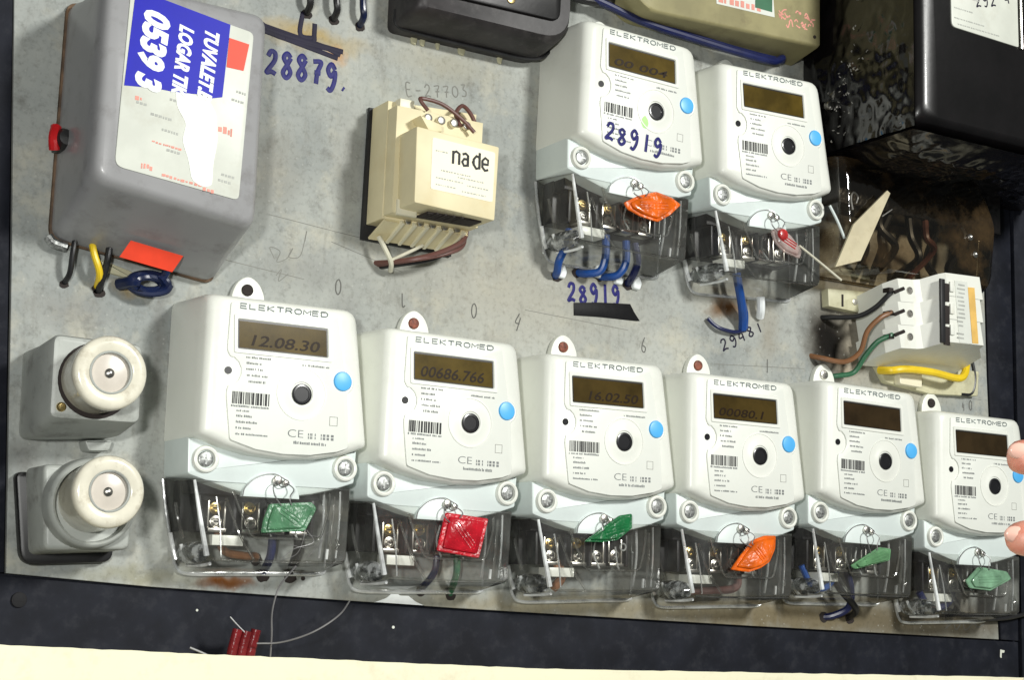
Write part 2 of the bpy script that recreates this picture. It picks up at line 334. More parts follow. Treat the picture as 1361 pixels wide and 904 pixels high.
def handwrite(name, txt, x, z, h, w, r, ang, mat, parent, d=.15, jit=.06, slope=0):
    mb = MB(); rnd = random.Random(txt+name); ca, sa = math.cos(ang), math.sin(ang)
    for i, ch in enumerate(txt):
        jy = rnd.uniform(-jit, jit)*h; hh = h*rnd.uniform(.92, 1.08)
        for st in DIG.get(ch, []):
            P = []
            for (u, v) in st:
                lx = (i+u*.82)*w; lz = v*hh+jy+slope*i; P.append((x+lx*ca-lz*sa, z+lx*sa+lz*ca, d))
            mb.tube(P, r, 7, 7, .12)
    return mb.build(name, mat, parent, 60)

# ------------------------------------------------------------------ setting: cream wall, cabinet, board
mb = MB()
edge = [(-1400, -176), (-172, -178.5), (203, -191.0), (724, -197.2), (1600, -203)]     # upper edge of the sill of the cream wall
fine = []
for (xa, za), (xb, zb_) in zip(edge, edge[1:]):
    for q in range(60): fine.append((xa+(xb-xa)*q/60, za+(zb_-za)*q/60+random.uniform(-.35, .25)))
edge = fine+[edge[-1]]
front = [(x, z, 60) for x, z in edge]; low = [(x, -900, 60) for x, z in edge]; back = [(x, z-6, -14) for x, z in edge]
k = len(edge); v = back+front+low; f_ = []
for i in range(k-1): f_ += [(i, i+1, k+i+1, k+i), (k+i, k+i+1, 2*k+i+1, 2*k+i)]
wall = mb.add(v, f_).build('wall', 'cream_wall', None, 20); wall['kind'] = 'structure'
wall['label'] = 'cream painted wall ledge below the dark cabinet'

cab = thing('cabinet', 'dark navy steel cabinet frame around the grey board', 'cabinet')
MB().box(-900, 1500, -260, 1100, -16, -6).build('back_panel', 'frame_navy', cab)
MB().prism([(-900, -136.5), (-157.5, -137), (-60, -142.5), (173, -151.5), (463, -160), (760, -167.3), (785, -168), (785, -260), (-900, -260)], -5.5, 1.2, .8).build('bottom_rail', 'frame_navy', cab)
MB().prism([(-900, 700), (-207, 700), (-183, 247), (-158.5, -135), (-900, -135)], -5.5, 1.2, .8).build('left_rail', 'frame_navy', cab)
MB().prism([(739, 700), (784.5, 700), (785.5, -167), (761.5, -166), (751, 82)], -5.5, 1.2, .8).build('right_rail', 'frame_navy', cab)
MB().prism([(788.5, 700), (1500, 700), (1500, -260), (788.5, -260)], -5.5, 2.5, .8).build('side_panel', 'frame_navy', cab)
mb = MB(); mb.cyl(-148, -152, 1.2, 3.0, 5, 18, .6); mb.box(-151.5, -144.5, -152.8, -151.2, 2.9, 3.3); mb.build('screw', 'frame_gap', cab)
MB().prism(rpoly([(760, -175), (766, -176), (765, -178), (762, -178), (761.5, -183), (759.5, -182)], .5, 2), 1.3, 1.5).build('scratch', 'paper_label', cab)
MB().cyl(124, -165, 1.2, 1.7, 1.1, 10).build('paint_speck', 'paper_white', cab); MB().cyl(-27, -156, 1.2, 1.6, .9, 8).build('paint_speck', 'paper_label', cab)

board = MB().prism([(-206, 700), (738, 700), (750, 82), (760, -166), (463, -158.5), (173, -150), (-60, -141.2), (-157, -135.3), (-171, 92), (-182, 247)], -4, 0, .6).build('mounting_board', 'board_paint', None, 20)
tag(board, 'stained grey painted board carrying all the meters', 'board')
# writing and marks on the board
handwrite('handwritten_number', '28879.', 1, 233, 18, 12.0, 1.9, -.02, 'ink_blue', board)
handwrite('handwritten_number', '28919', 270, 96, 14.5, 10.8, 1.45, .06, 'ink_blue', board)
handwrite('handwritten_number', '29481', 429, 72, 9, 10.6, .75, .47, 'ink_black', board)
handwrite('pencil_number', 'E-27703', 117, 238, 9.5, 8.2, .5, .17, 'pencil_faint', board)
mb = MB()
for q in ([(-4, 269, .15), (20, 266, .15), (45, 263, .15), (60, 259, .15)], [(-2, 265, .2), (25, 261, .2), (58, 256, .2)], [(0, 267, .25), (30, 264, .25), (62, 262, .25)], [(-4, 270, .2), (10, 263, .2), (50, 262, .2)],
          [(28, 286, .15), (27, 268, .15), (40, 268, .15)], [(38, 279, .2), (38, 262, .2)]): mb.tube(q, 2.0, 7, 6, .12)
mb.build('crossed_out_number', 'ink_black', board, 60)
for nm, txt, x, z, h, ang in (('0', '0', 65, 76, 11, 0), ('L', 'L', 120, 74, 10, .1), ('0', '0', 181, 72, 11, 0), ('4', '4', 219, 68, 13, -.3), ('6', '6', 343, 62, 13, 0), ('1', '1', 475, 58, 12, 0), ('0', '0', 725, 47, 9, 0), ('4', '4', 716, 46, 7, 0)):
    handwrite('pencil_mark', txt, x, z, h, h*.62, .5, ang, 'pencil', board)
mb = MB(); mb.tube([(16, 96, .1), (12, 104, .1), (20, 102, .1), (18, 94, .1), (26, 98, .1), (30, 106, .1), (27, 99, .1), (36, 101, .1), (40, 120, .1), (39, 112, .1)], .3, 6, 5, .12); mb.tube([(18, 84, .1), (22, 89, .1), (20, 80, .1), (27, 86, .1)], .3, 6, 5, .12); mb.build('pencil_scribble', 'pencil_faint', board, 60)
for q in ([(10, 128), (90, 121), (150, 119)], [(60, 115), (120, 100)], [(-40, 92), (40, 84)], [(230, 84), (330, 79)], [(420, 60), (520, 66)], [(640, 62), (742, 58)]):
    MB().tube([(x, z, .05) for x, z in q], .25, 6, 6, .15).build('scratch', 'pencil_faint', board, 60)
MB().tube([(690, -157, .1), (700, -152, .1), (704, -158, .1), (712, -151, .1), (716, -158, .1), (726, -152, .1), (733, -155, .1), (741, -152, .1)], .45, 6, 5, .15).build('pencil_scribble', 'pencil', board, 60)
for x, z in ((19.6, -131), (40.8, -131.8)): MB().cyl(x, z, .1, .5, 4.0, 16).build('cable_hole', 'dark_hole', board)
MB().cyl(51, -132, .1, .5, 1.6, 12).build('cable_hole', 'dark_hole', board)
MB().prism(rpoly([(108, -147.5), (118, -144), (124, -139), (129, -142), (136, -142), (142, -146), (150, -149)], .8, 2), .1, 1.0, .3).build('plaster_patch', 'plaster_white', board)
tp = MB().prism([(275.5, 95.3), (300, 98.5), (331, 101.0), (335, 95), (341, 88), (338, 87.5), (300, 86.5), (276, 85)], .2, .8, .2).build('tape_strip', 'tape_black')
tag(tp, 'black tape strip stuck under the number 28919 on the board', 'tape')

# ------------------------------------------------------------------ electricity meters
def cover_ring(l0, l1, r0, r1, t, b, sag, d):
    mid = (l1+r1)/2
    pts = [(l0, t, 7), (r0, t, 9), (r1, b, 3)]
    for u in (.86, .7, .5, .3, .14):
        pts.append((l1+(r1-l1)*u, b-sag*(1-abs(2*u-1)**2.2), 0))
    pts.append((l1, b, 3))
    return [(x, z, d) for x, z in rpoly(pts, 0, 4)]
MESH = {}
def shared(key, fn):
    if key not in MESH: MESH[key] = fn()
    return MESH[key]
def P(name, key, mat, fn, parent, smooth=35):
    def mk():
        mb = MB(); fn(mb); return mesh(name, mb.v, mb.f, mat, smooth)
    o = obj(name, shared(key, mk), parent)
    if name in ('barcode', 'printed_text'): o['kind'] = 'stuff'
    return o
rnd_t = random.Random(3)
TEXT = []
LINES = ((-25, 12.6, 18, 1.0), (16, 11.0, 20, 1.0), (-24.6, 8.6, 11, 1.1), (-24.6, 4.6, 12, 1.1), (-24, .4, 15, 1.1), (-22.5, -3.8, 12, 1.2), (-34, -20.8, 27, 1.1), (-30, -23.8, 9, .9), (-30, -27.4, 11, 1.2), (-30, -31.4, 15, 1.2), (-30, -35.4, 11, 1.1), (-30, -39.4, 23, 1.0), (12, -42.6, 24, 1.5))
def textline(x, z, L, h):
    u = 0
    while u < L:
        w = min(rnd_t.uniform(.5, 1.0), L-u); hh = h*rnd_t.uniform(.95, 1.45); TEXT.append((x+u, z-.1, w, hh)); u += w+(rnd_t.uniform(.3, .42) if rnd_t.random() < .82 else rnd_t.uniform(.8, 1.5))
def print_meter():
    TEXT.clear(); BARS.clear()
    for q in LINES: textline(*q)
    u = -33.5
    while u < -7:
        w = rnd_t.choice((.45, .7, 1.1, 1.5)); BARS.append((u, w)); u += w+rnd_t.choice((.35, .45, .7, .9))
BARS = []

def logo_mesh():
    L = {'E': [[(.95, 1), (0, 1), (0, 0), (.95, 0)], [(0, .5), (.85, .5)]], 'L': [[(0, 1), (0, 0), (.9, 0)]], 'K': [[(0, 1), (0, 0)], [(.95, 1), (.05, .5), (1, 0)]], 'T': [[(0, 1), (1.05, 1)], [(.52, 1), (.52, 0)]],
         'R': [[(0, 0), (0, 1), (.75, 1), (.98, .78), (.75, .5), (0, .5)], [(.55, .5), (1, 0)]], 'O': [[(.25, 0), (0, .3), (0, .7), (.25, 1), (.8, 1), (1.05, .7), (1.05, .3), (.8, 0), (.25, 0)]],
         'M': [[(0, 0), (0, 1), (.55, .35), (1.1, 1), (1.1, 0)]], 'D': [[(0, 0), (0, 1), (.7, 1), (1.05, .7), (1.05, .3), (.7, 0), (0, 0)]]}
    mb = MB(); p = 64/9.72
    for i, ch in enumerate('ELEKTROMED'):
        for st in L[ch]: mb.tube([(-31+i*p+x*4.6, 45.9+.012*i*p+y*3.3, 60.3) for x, y in st], .43, 6, 0, .3)
    return mesh('lettering', mb.v, mb.f, 'logo_ink', 0)
def meter(label, mx, mz, roll, lcd, lit, digits, tabscrew, number=None):
    print_meter(); uid = '%d' % mx
    t = thing('electricity_meter', label, 'meter', mx, mz, 0, roll, 'white plastic electricity meters on the board')
    def body(mb):
        mb.loft([cover_ring(-58, -58, 71, 71, 56, -43, 11, .3), cover_ring(-54.5, -55, 61, 70.2, 55.2, -41.4, 12, 46), cover_ring(-53, -53.6, 57, 69.6, 54.6, -40.6, 12.6, 52.5),
                 cover_ring(-51.6, -52.4, 54, 68, 53.6, -39.8, 12.8, 55.4), cover_ring(-49, -49.8, 49, 63.5, 52.4, -38.6, 12.6, 57.6), cover_ring(-45, -45.4, 41.5, 55.5, 50.6, -37.4, 11.6, 59)])
    P('housing', 'body', 'white_plastic', body, t, 40)
    def tab(mb):
        a = [(-17.5, 50, 0), (-16.5, 66, 3), (-13, 75, 5), (-4.5, 80.5, 7), (4.5, 75, 5), (8.5, 66, 3), (9, 50, 0)]
        mb.prism(rpoly(a, 3, 4), .2, 5.5, 1.2)
    tb = P('mounting_tab', 'tab', 'white_plastic', tab, t)
    P('mounting_screw', 'tabscrew'+tabscrew, tabscrew, lambda mb: (mb.cyl(-5.2, 69.2, 5, 7.4, 4.4, 20, 1.2), mb.box(-8.2, -2.2, 68.7, 69.7, 7.2, 7.7)), tb)
    # raised face plate with a notch round the sealing screw
    def plate(mb):
        a = [(-37.6, 49.5, 2), (-38.6, 17, 2), (-36, 12.5, 3)]
        for k_ in range(7):
            an = math.radians(62-k_*24); a.append((-38+10.3*math.cos(an), 3.2+10.3*math.sin(an), 0))
        a += [(-37.4, -9.5, 2), (-37.6, -13, 2), (-33.5, -43, 2), (-15, -48.2, 0), (5, -50.2, 0), (25, -49.6, 0), (45, -46, 0), (53, -43, 2), (50.5, -5, 0), (40.6, 49.2, 2)]
        mb.prism(rpoly(a, 0, 4), 58.6, 60.1, .5)
    pl = P('face_plate', 'plate', 'plate_plastic', plate, t)
    P('sealing_screw', 'dot', 'port_black', lambda mb: mb.cyl(-36.9, 3.2, 58.8, 59.5, 2.6, 16), t)
    P('lettering', 'logo', 'logo_ink', lambda mb: None, pl) if False else obj('lettering', shared('logo', logo_mesh), pl)
    def bars(mb):
        for u_, w_ in BARS: mb.box(u_, u_+w_, -18.8, -10.6, 60.0, 60.25)
    P('barcode', 'bars'+uid, 'barcode_ink', bars, pl, 0)
    def lines(mb):
        for (x, z, w_, h_) in TEXT: mb.box(x, x+w_, z, z+h_, 60.0, 60.22)
        for (x, w_) in ((23, 2), (26, 1), (28, 2.5), (33, 2), (36, 2), (39.5, 2.2)): mb.box(x, x+w_, -38.6, -33.6, 60.0, 60.22); 
    def lines2(mb):
        for (x, z, w_, h_) in TEXT: mb.box(x, x+w_, z, z+h_, 60.0, 60.22)
        for (x, w_) in ((22.5, .7), (25, .7), (27.5, .7), (24, .7), (32, .7), (33.6, 1.8), (36.4, 1.8), (39.6, 2)):
            for q in (0, 2.2): mb.box(x, x+w_, -38.6+q, -36.9+q, 60.0, 60.22)
    P('printed_text', 'lines'+uid, 'text_ink', lines2, pl, 0)
    obj('conformity_mark', shared('ce', lambda: text_mesh('CE', (11.5, 5.2), (7.5, -38.2, 60.25), (1, 0, 0), (0, 1, 0), 'text_ink', 'conformity_mark', -.012)), pl)
    def square(mb):
        for a, b_, c_, e in ((38, 44, -22.4, -22.1), (38, 44, -28.4, -28.1), (38, 38.3, -28.4, -22.1), (43.7, 44, -28.4, -22.1)): mb.box(a, b_, c_, e, 60, 60.2)
    P('printed_square', 'square', 'pencil_faint', square, pl, 0)
    # display
    def bezel(mb):
        o_ = rpoly([(-35.6, 41.6), (36.4, 41.6), (38.4, 15.0), (-34.2, 15.0)], 1.6, 3); i_ = rpoly([(-32.2, 38.2), (33.2, 38.2), (34.5, 18.6), (-31.2, 18.6)], .8, 3)
        rings = [[(x, z, 59.9) for x, z in o_], [(x, z, 61.0) for x, z in inset(o_, .7)], [(x, z, 61.0) for x, z in inset(i_, -.7)], [(x, z, 59.9) for x, z in i_]]
        mb.loft(rings, False, False)
    bz = P('display_bezel', 'bezel', 'white_plastic', bezel, t)
    P('display_screen', 'lcd'+lcd, lcd, lambda mb: mb.prism([(-31.4, 37.2), (32.6, 37.2), (33.8, 19.2), (-30.4, 19.2)], 59.6, 60.3), bz, 0)
    P('display_edge', 'lcdedge', 'lcd_edge', lambda mb: mb.prism([(-32.4, 38.4), (33.4, 38.4), (34.7, 18.4), (-31.4, 18.4)], 59.0, 60.15), bz, 0)
    if digits:
        obj('display_digits', text_mesh(digits, lit[0], (lit[1], 21.2, 60.45), (1, 0, 0), (.05, 1, 0), 'lcd_digit', 'display_digits', .012, .15), bz)
    # optical port, ring, button
    P('port_ring', 'ring', 'white_plastic', lambda mb: mb.lathe(16.4, -8.2, [(18.4, 59.9), (18.3, 60.55), (17.5, 60.6), (17.2, 60.2), (11, 60.2), (9.5, 60.9), (8.3, 60.8), (7.6, 59.8)], 40), t)
    P('optical_port', 'port', 'port_black', lambda mb: mb.lathe(16.4, -8.6, [(7.3, 59.6), (7.2, 60.9), (6.6, 61.1), (5.2, 61.1), (4.9, 60.6), (0.01, 60.6)], 28), t)
    P('push_button', 'button', 'button_blue', lambda mb: mb.lathe(46.6, 3.0, [(7.0, 56), (6.9, 60.2), (6.3, 61.2), (4.8, 61.5), (.01, 61.6)], 28), t)
    P('button_ring', 'buttonring', 'white_plastic', lambda mb: mb.lathe(46.6, 2.8, [(9.4, 55), (9.2, 58.8), (8.4, 59.6), (7.4, 59.5), (7.2, 58)], 28), t)
    # collar with bosses
    def collar(mb):
        o_ = rpoly([(-57.5, -42, 0), (67, -42, 2), (66, -66, 2), (50, -71.5, 0), (34, -75.4, 0), (18, -78, 0), (4, -78.6, 0), (-11, -78, 0), (-25, -75.4, 0), (-41, -71.0, 0), (-56.5, -66.5, 2)], 0, 4)
        mb.loft([[(x, z, .3) for x, z in o_], [(x, z, 43.5) for x, z in o_], [(x, z, 45.2) for x, z in inset(o_, .8)], [(x, z, 46) for x, z in inset(o_, 2.4)]])
    cl = P('terminal_collar', 'collar', 'collar_plastic', collar, t)
    def boss(mb):
        n_ = 20; a = [(3+21*math.cos(math.pi*i/n_), -79.2+16.5*math.sin(math.pi*i/n_)) for i in range(n_+1)]
        mb.prism(a, 44, 47.4, .6)
    P('seal_boss', 'sboss', 'collar_plastic', boss, cl)
    P('seal_screw', 'sscrew', 'nickel', lambda mb: (mb.cyl(6.5, -67.4, 47, 50, 3.4, 14, .8), mb.cyl(13, -68.6, 47, 49.5, 2.4, 12, .6)), cl)
    for sx in (-44.6, 57.4):
        w_ = P('screw_collar', 'scollar%d' % sx, 'white_plastic', lambda mb: mb.lathe(sx, -56, [(9.6, 30), (9.4, 46.5), (8.6, 48.6), (7.4, 49.2), (6.3, 48.6), (5.9, 46.2), (5.8, 45.6)], 28), t)
        P('screw', 'scr%d' % sx, 'steel_screw', lambda mb: (mb.cyl(sx, -56, 45.7, 47.8, 5.3, 20, 1.0), mb.box(sx-3.4, sx+3.4, -56.6, -55.4, 47.6, 48.1), mb.box(sx-.6, sx+.6, -59.4, -52.6, 47.6, 48.15)), w_)
    # terminal block behind the clear cover
    def block(mb):
        mb.box(-49, 48, -103, -62, .4, 15, .6); mb.box(-48, 47, -78, -64, 15, 30, .6)
        for x in (-40.5, -14.5, 8, 22, 43): mb.box(x-1.2, x+1.2, -103, -78, 15, 28, .4)
    bl = P('terminal_block', 'block', 'terminal_black', block, t)
    for i, (x, z, mt_) in enumerate(((-28.5, -87, 'brass'), (-27.5, -96, 'nickel'), (-3.5, -86, 'brass'), (-2.5, -96, 'nickel'), (15, -95, 'nickel'), (32, -94, 'nickel'), )):
        P('terminal_screw', 'tscr%d' % i, mt_, lambda mb: (mb.cyl(x, z, 19, 27, 4.5, 14, 1.0), mb.lathe(x, z, [(3.0, 26.8), (2.9, 28.4), (2.2, 28.6), (2.0, 27.4)], 14), mb.box(x-3.4, x+3.4, z-.5, z+.5, 26.9, 27.4)), bl)
    for i, x in enumerate((-27.5, -3, 15, 32)):
        P('terminal_clamp', 'clamp%d' % i, 'nickel', lambda mb: (mb.box(x-6.6, x+6.6, -103, -100.5, 18, 30, .5), mb.box(x-6.6, x-5.2, -100.5, -82, 18, 28, .4), mb.box(x+5.2, x+6.6, -100.5, -82, 18, 28, .4)), bl)
    P('terminal_strip', 'tstrip', 'white_plastic', lambda mb: mb.box(-31, -8.5, -112, -105, 16, 31, .6), t)
    # clear cover: one thin shell, with its thicker moulded edges, painted corner highlights and the raised window
    def cv(mb, f_=0):
        b_ = rpoly([(-57, -67, 0), (68, -67, 0), (66, -128.5, 7), (-43.5, -131.5, 10)], 5, 6); f2 = rpoly([(-51.5, -69, 0), (63.5, -69, 0), (62, -121.5, 4), (-38.5, -122.5, 5)], 3, 6)
        mb.loft([[(x, z, .6) for x, z in b_], [(x, z, 44.5) for x, z in f2], [(x, z, 46.8) for x, z in inset(f2, 1.8)]], True, False)
    tcv = P('terminal_cover', 'cover', 'clear_cover', cv, t, 50)
    def edges(mb):
        mb.tube([(-57.5, -68, 1.5), (-54, -90, 1.5), (-47.5, -118, 1.5), (-44.5, -127, 1.5), (-37, -131.5, 1.5), (-10, -131.3, 1.5), (30, -130, 1.5), (62, -128.8, 1.5), (66.5, -122, 1.5), (67.5, -90, 1.5)], 1.25, 8, 5)
    P('flange', 'edges', 'clear_edge', edges, tcv)
    def edge2(mb):
        mb.tube([(-51, -70, 45.6), (-45.5, -95, 45.6), (-39.5, -119.5, 45.2)], 1.5, 8, 4, 1, (.7, 1.3)) 
    P('front_edge', 'edge2', 'highlight_white', edge2, tcv)  # front edge of the cover, its highlight painted white
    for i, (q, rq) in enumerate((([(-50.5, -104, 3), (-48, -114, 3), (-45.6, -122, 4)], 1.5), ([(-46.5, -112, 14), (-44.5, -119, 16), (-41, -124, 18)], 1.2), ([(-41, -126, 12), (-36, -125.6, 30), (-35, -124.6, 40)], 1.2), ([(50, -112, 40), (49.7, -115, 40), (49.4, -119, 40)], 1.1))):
        P('corner_glint', 'cglint%d' % i, 'highlight_white', lambda mb: mb.tube(q, rq, 8, 4), tcv)  # white streaks standing in for reflections at the cover corner
    def lens(mb):  # added blob that carries the painted corner reflections
        n_ = 16; prof = ((.1, 3), (.7, 4.5), (.95, 10), (1.0, 20), (.95, 32), (.7, 40), (.1, 43))
        mb.loft([[(-40.5-.06*(30-d)+6.2*k_*math.cos(2*math.pi*i/n_)*.9, -117.5+7.6*k_*math.sin(2*math.pi*i/n_), d) for i in range(n_)] for k_, d in prof])
    P('corner_reflection', 'lens', 'reflection_patches', lens, tcv)  # blob added to carry the painted reflections of the corner
    P('lower_edge', 'loweredge', 'clear_cover', lambda mb: mb.tube([(-36, -122, 45), (0, -122.2, 45), (59, -121.2, 45)], .8, 8, 3), tcv)
    for i, (q, rq) in enumerate((([(50, -70, 30), (50.5, -95, 30), (50, -118, 26)], 1.0), ([(56, -72, 44), (56, -96, 44), (55, -118, 43)], .7), ([(26, -88, 36), (26, -104, 40), (27, -106, 46)], .7), ([(10, -82, 33), (6, -94, 36), (6, -105, 44)], .7), ([(-33, -80, 40), (-30, -100, 42), (-29, -120, 44)], .6))):
        P('inner_rib', 'irib%d' % i, 'clear_edge', lambda mb: mb.tube(q, rq, 8, 4), tcv)
    P('moulded_eye', 'eye', 'clear_edge', lambda mb: mb.tube([(32+2.6*math.cos(a*.785), -88+2.6*math.sin(a*.785), 38) for a in range(9)], .7, 8, 3), tcv)
    def win(mb):
        mb.tube([(-24, -76, 47.2), (-20, -86, 48), (-14, -98, 48.5), (-9.5, -105.5, 48.6), (0, -106.5, 48.6), (20, -106, 48.6), (38, -105.5, 48.6), (42.5, -98, 48.4), (46, -84, 47.8), (47, -74, 47)], .8, 8, 4)
        mb.tube([(-22, -80, 30), (-12, -104, 32), (-4, -121, 40)], .9, 8, 4); mb.tube([(51, -76, 46), (50, -100, 46), (49, -119, 45)], .8, 8, 3); mb.tube([(-46, -112, 8), (-44, -117, 20), (-40.5, -119, 40)], .9, 8, 4); mb.tube([(53, -105, 46.6), (55, -109, 46.8), (53, -112, 46.8)], .9, 8, 4)
        mb.tube([(-52, -84, 14), (-50, -96, 16), (-46, -108, 16)], 1.2, 8, 4)
    P('window_ridge', 'win', 'clear_cover', win, tcv)
    if number: handwrite('handwritten_number', number, -32, -40.5, 13.5, 11.6, 1.35, -.09, 'ink_blue', t, 60.4, .05)
    return t

METERS = [
 ('white meter nearest the round fuses with green seal, first of the bottom row', 0, 0, .005, 'lcd_olive', ((50, 7.5), -22), '12.08.30', 'dark_hole', None),
 ('white meter with the red seal, second from left in the bottom row', 133.1, -8.6, -.007, 'lcd_olive', ((52, 8), -26), '00686.766', 'rusty_screw', None),
 ('white meter with dark green rolled seal, third in the bottom row', 269.0, -12.1, .012, 'lcd_mid', ((46, 7), -17), '16.02.50', 'rusty_screw', None),
 ('white meter with the orange seal in the bottom row, fourth from left', 403.5, -13.3, .005, 'lcd_mid', ((46, 6.5), -26), '00080.1', 'rusty_screw', None),
 ('white meter with light green seal below the circuit breaker, fifth in the bottom row', 541.7, -7.6, -.018, 'lcd_dark', None, None, 'nickel', None),
 ('white meter at the right end touched by the fingers, with pale green seal', 674.7, -21.0, 0, 'lcd_dark', None, None, 'dark_hole', None),
 ('white meter with 28919 handwritten in blue on its face, upper left of the pair', 294.4, 255.8, -.024, 'lcd_olive', ((52, 6), -26), '00 004', 'nickel', '28919'),
 ('white meter beside the large black meter, right one of the upper pair', 432.3, 250.7, .028, 'lcd_olive', None, None, 'nickel', None)]
MOBJ = [meter(*a) for a in METERS]
# green ink blot on the 28919 meter
MB().prism([(6+4.5*math.cos(a*.5)*random.uniform(.6, 1.1), -20+5.5*math.sin(a*.5)*random.uniform(.6, 1.1)) for a in range(12)], 60.05, 60.22).build('ink_blot', 'green_spot', MOBJ[6])

# ------------------------------------------------------------------ seals hanging on the meters
SEALS = [
 (0, 'translucent green plastic seal on the meter nearest the round fuses', 'seal_green', [(0.4, -83.6), (30.6, -80.8), (34.3, -85), (26, -100.7), (-5.3, -103.3), (-3.5, -94)]),
 (1, 'bright red plastic seal on the second meter of the bottom row', 'seal_red', [(4.3, -73.3), (38.8, -76), (30.7, -104.9), (-2.8, -101.1)]),
 (2, 'dark green seal seen edge on, on the third bottom meter', 'seal_dark_green', [(-14.3, -85.5), (18.3, -64.5), (29.7, -62.6), (29, -73.9), (15, -83.6), (1.1, -85.5)]),
 (3, 'orange seal on the fourth meter of the bottom row', 'seal_orange', [(16, -76), (28, -72), (39.4, -71.6), (38, -82), (31.5, -93.1), (22, -98.5), (10, -102), (-7.3, -100.3), (4, -88)]),
 (4, 'light green slanting seal on the fifth meter of the bottom row', 'seal_light_green', [(-14.6, -98.5), (17.3, -81.2), (30.4, -82), (28.3, -91.7), (-10.4, -101.5)]),
 (5, 'pale green seal on the meter at the right end', 'seal_pale_green', [(-13, -93.3), (3.8, -80.4), (37.2, -83.4), (41.9, -89.9), (15.2, -101.2), (-8.5, -99.7)]),
 (6, 'orange diamond shaped seal on the upper meter numbered 28919', 'seal_orange', [(-5.5, -86), (8, -78), (25.1, -71.5), (40, -74), (48.8, -78.5), (38, -89), (26.1, -97), (10, -95), (-2, -91)]),
 (7, 'clear plastic seal with a red core on the upper right meter', 'seal_clear', [(3.4, -80.9), (13.7, -77), (24, -84), (34, -95.7), (31, -103), (15.3, -99), (6, -91)])]
for i, lab, mt_, poly in SEALS:
    a = METERS[i]; t = thing('meter_seal', lab, 'seal', a[1], a[2], 0, a[3], 'plastic seals wired to the meters')
    pp = rpoly(poly, 1.5, 2)
    mb = MB(); cx = sum(p[0] for p in poly)/len(poly); cz = sum(p[1] for p in poly)/len(poly)
    scl0 = lambda k: [(cx+(x-cx)*k, cz+(z-cz)*k) for x, z in pp]
    tilt = lambda x, z, d: d+(x-cx)*.06+(z-cz)*-.10
    ring = lambda q, d: [(x, z, tilt(x, z, d)) for x, z in q]
    mb.loft([ring(scl0(.97), 51.5), ring(pp, 52.1), ring(pp, 53.2), ring(scl0(.96), 53.8)]); mb.build('flag', mt_, t, 30)
    mb = MB(); scl = lambda k: [(cx+(x-cx)*k, cz+(z-cz)*k) for x, z in pp]; mb.loft([ring(scl(.82), 53.5), ring(scl(.80), 55.4), ring(scl(.72), 56.2)]); fl = mb.build('capsule', mt_, t, 30)
    p0, p1 = Vector(poly[0]), Vector(poly[len(poly)//2]); mid = (p0+p1)/2; u = (p1-p0).normalized(); w = Vector((-u.y, u.x))
    mb = MB()
    for s in (-.16, .02, .18):
        q0 = Vector((cx, cz))+u*((p1-p0).length*.24)+w*(s*14); q1 = Vector((cx, cz))-u*((p1-p0).length*.24)+w*(s*14)
        mb.tube([(q0.x, q0.y, tilt(q0.x, q0.y, 56.1)), (q1.x, q1.y, tilt(q1.x, q1.y, 56.1))], .7, 6, 0)
    mb.build('moulded_rib', mt_ if i != 7 else 'seal_pink_red', t)
    hx, hz = (cx*.55+8*.45, -80)
    mb = MB(); mb.tube([(6.5, -67.4, 50), (2, -71, 53), (3, -78, 54), (cx-3, cz+4, 53.5)], .45, 6, 6); mb.tube([(13, -68.5, 49.5), (17, -73, 53), (14, -79, 54), (cx+4, cz+3, 53.5)], .45, 6, 6)
    mb.tube([(-17.5, -79, 47.8), (-16, -73, 48.2), (-8, -66, 48.3), (3, -63, 48.5), (10, -65.5, 49.8), (15, -69, 49.5), (9, -71.5, 50.5), (5, -68, 50.5)], .42, 6, 6)
    mb.build('seal_wire', 'thin_wire', t)
    if i == 7:
        mb = MB(); mb.cyl(12.5, -84.5, 54, 57.5, 5.0, 14, 1.5); mb.build('red_core', 'seal_pink_red', t)
        mb = MB(); mb.tube([(30, -92, 56), (50, -104, 58), (73, -118, 60)], 1.0, 8, 3); mb.build('wire_tail', 'cable_white', t)
    if i == 0:
        mb = MB()
        for q in ([(26, -98, 55), (24, -108, 56), (20, -117, 54), (8, -122, 50)], [(27, -100, 55), (32, -108, 56), (18, -113, 56), (10, -120, 54)], [(22, -102, 54), (36, -104, 54), (44, -101, 53)], [(14, -110, 53), (30, -112, 54), (40, -106, 54), (30, -118, 53)]): mb.tube(q, .2, 6, 6)
        mb.build('loose_line', 'nylon_line', t)

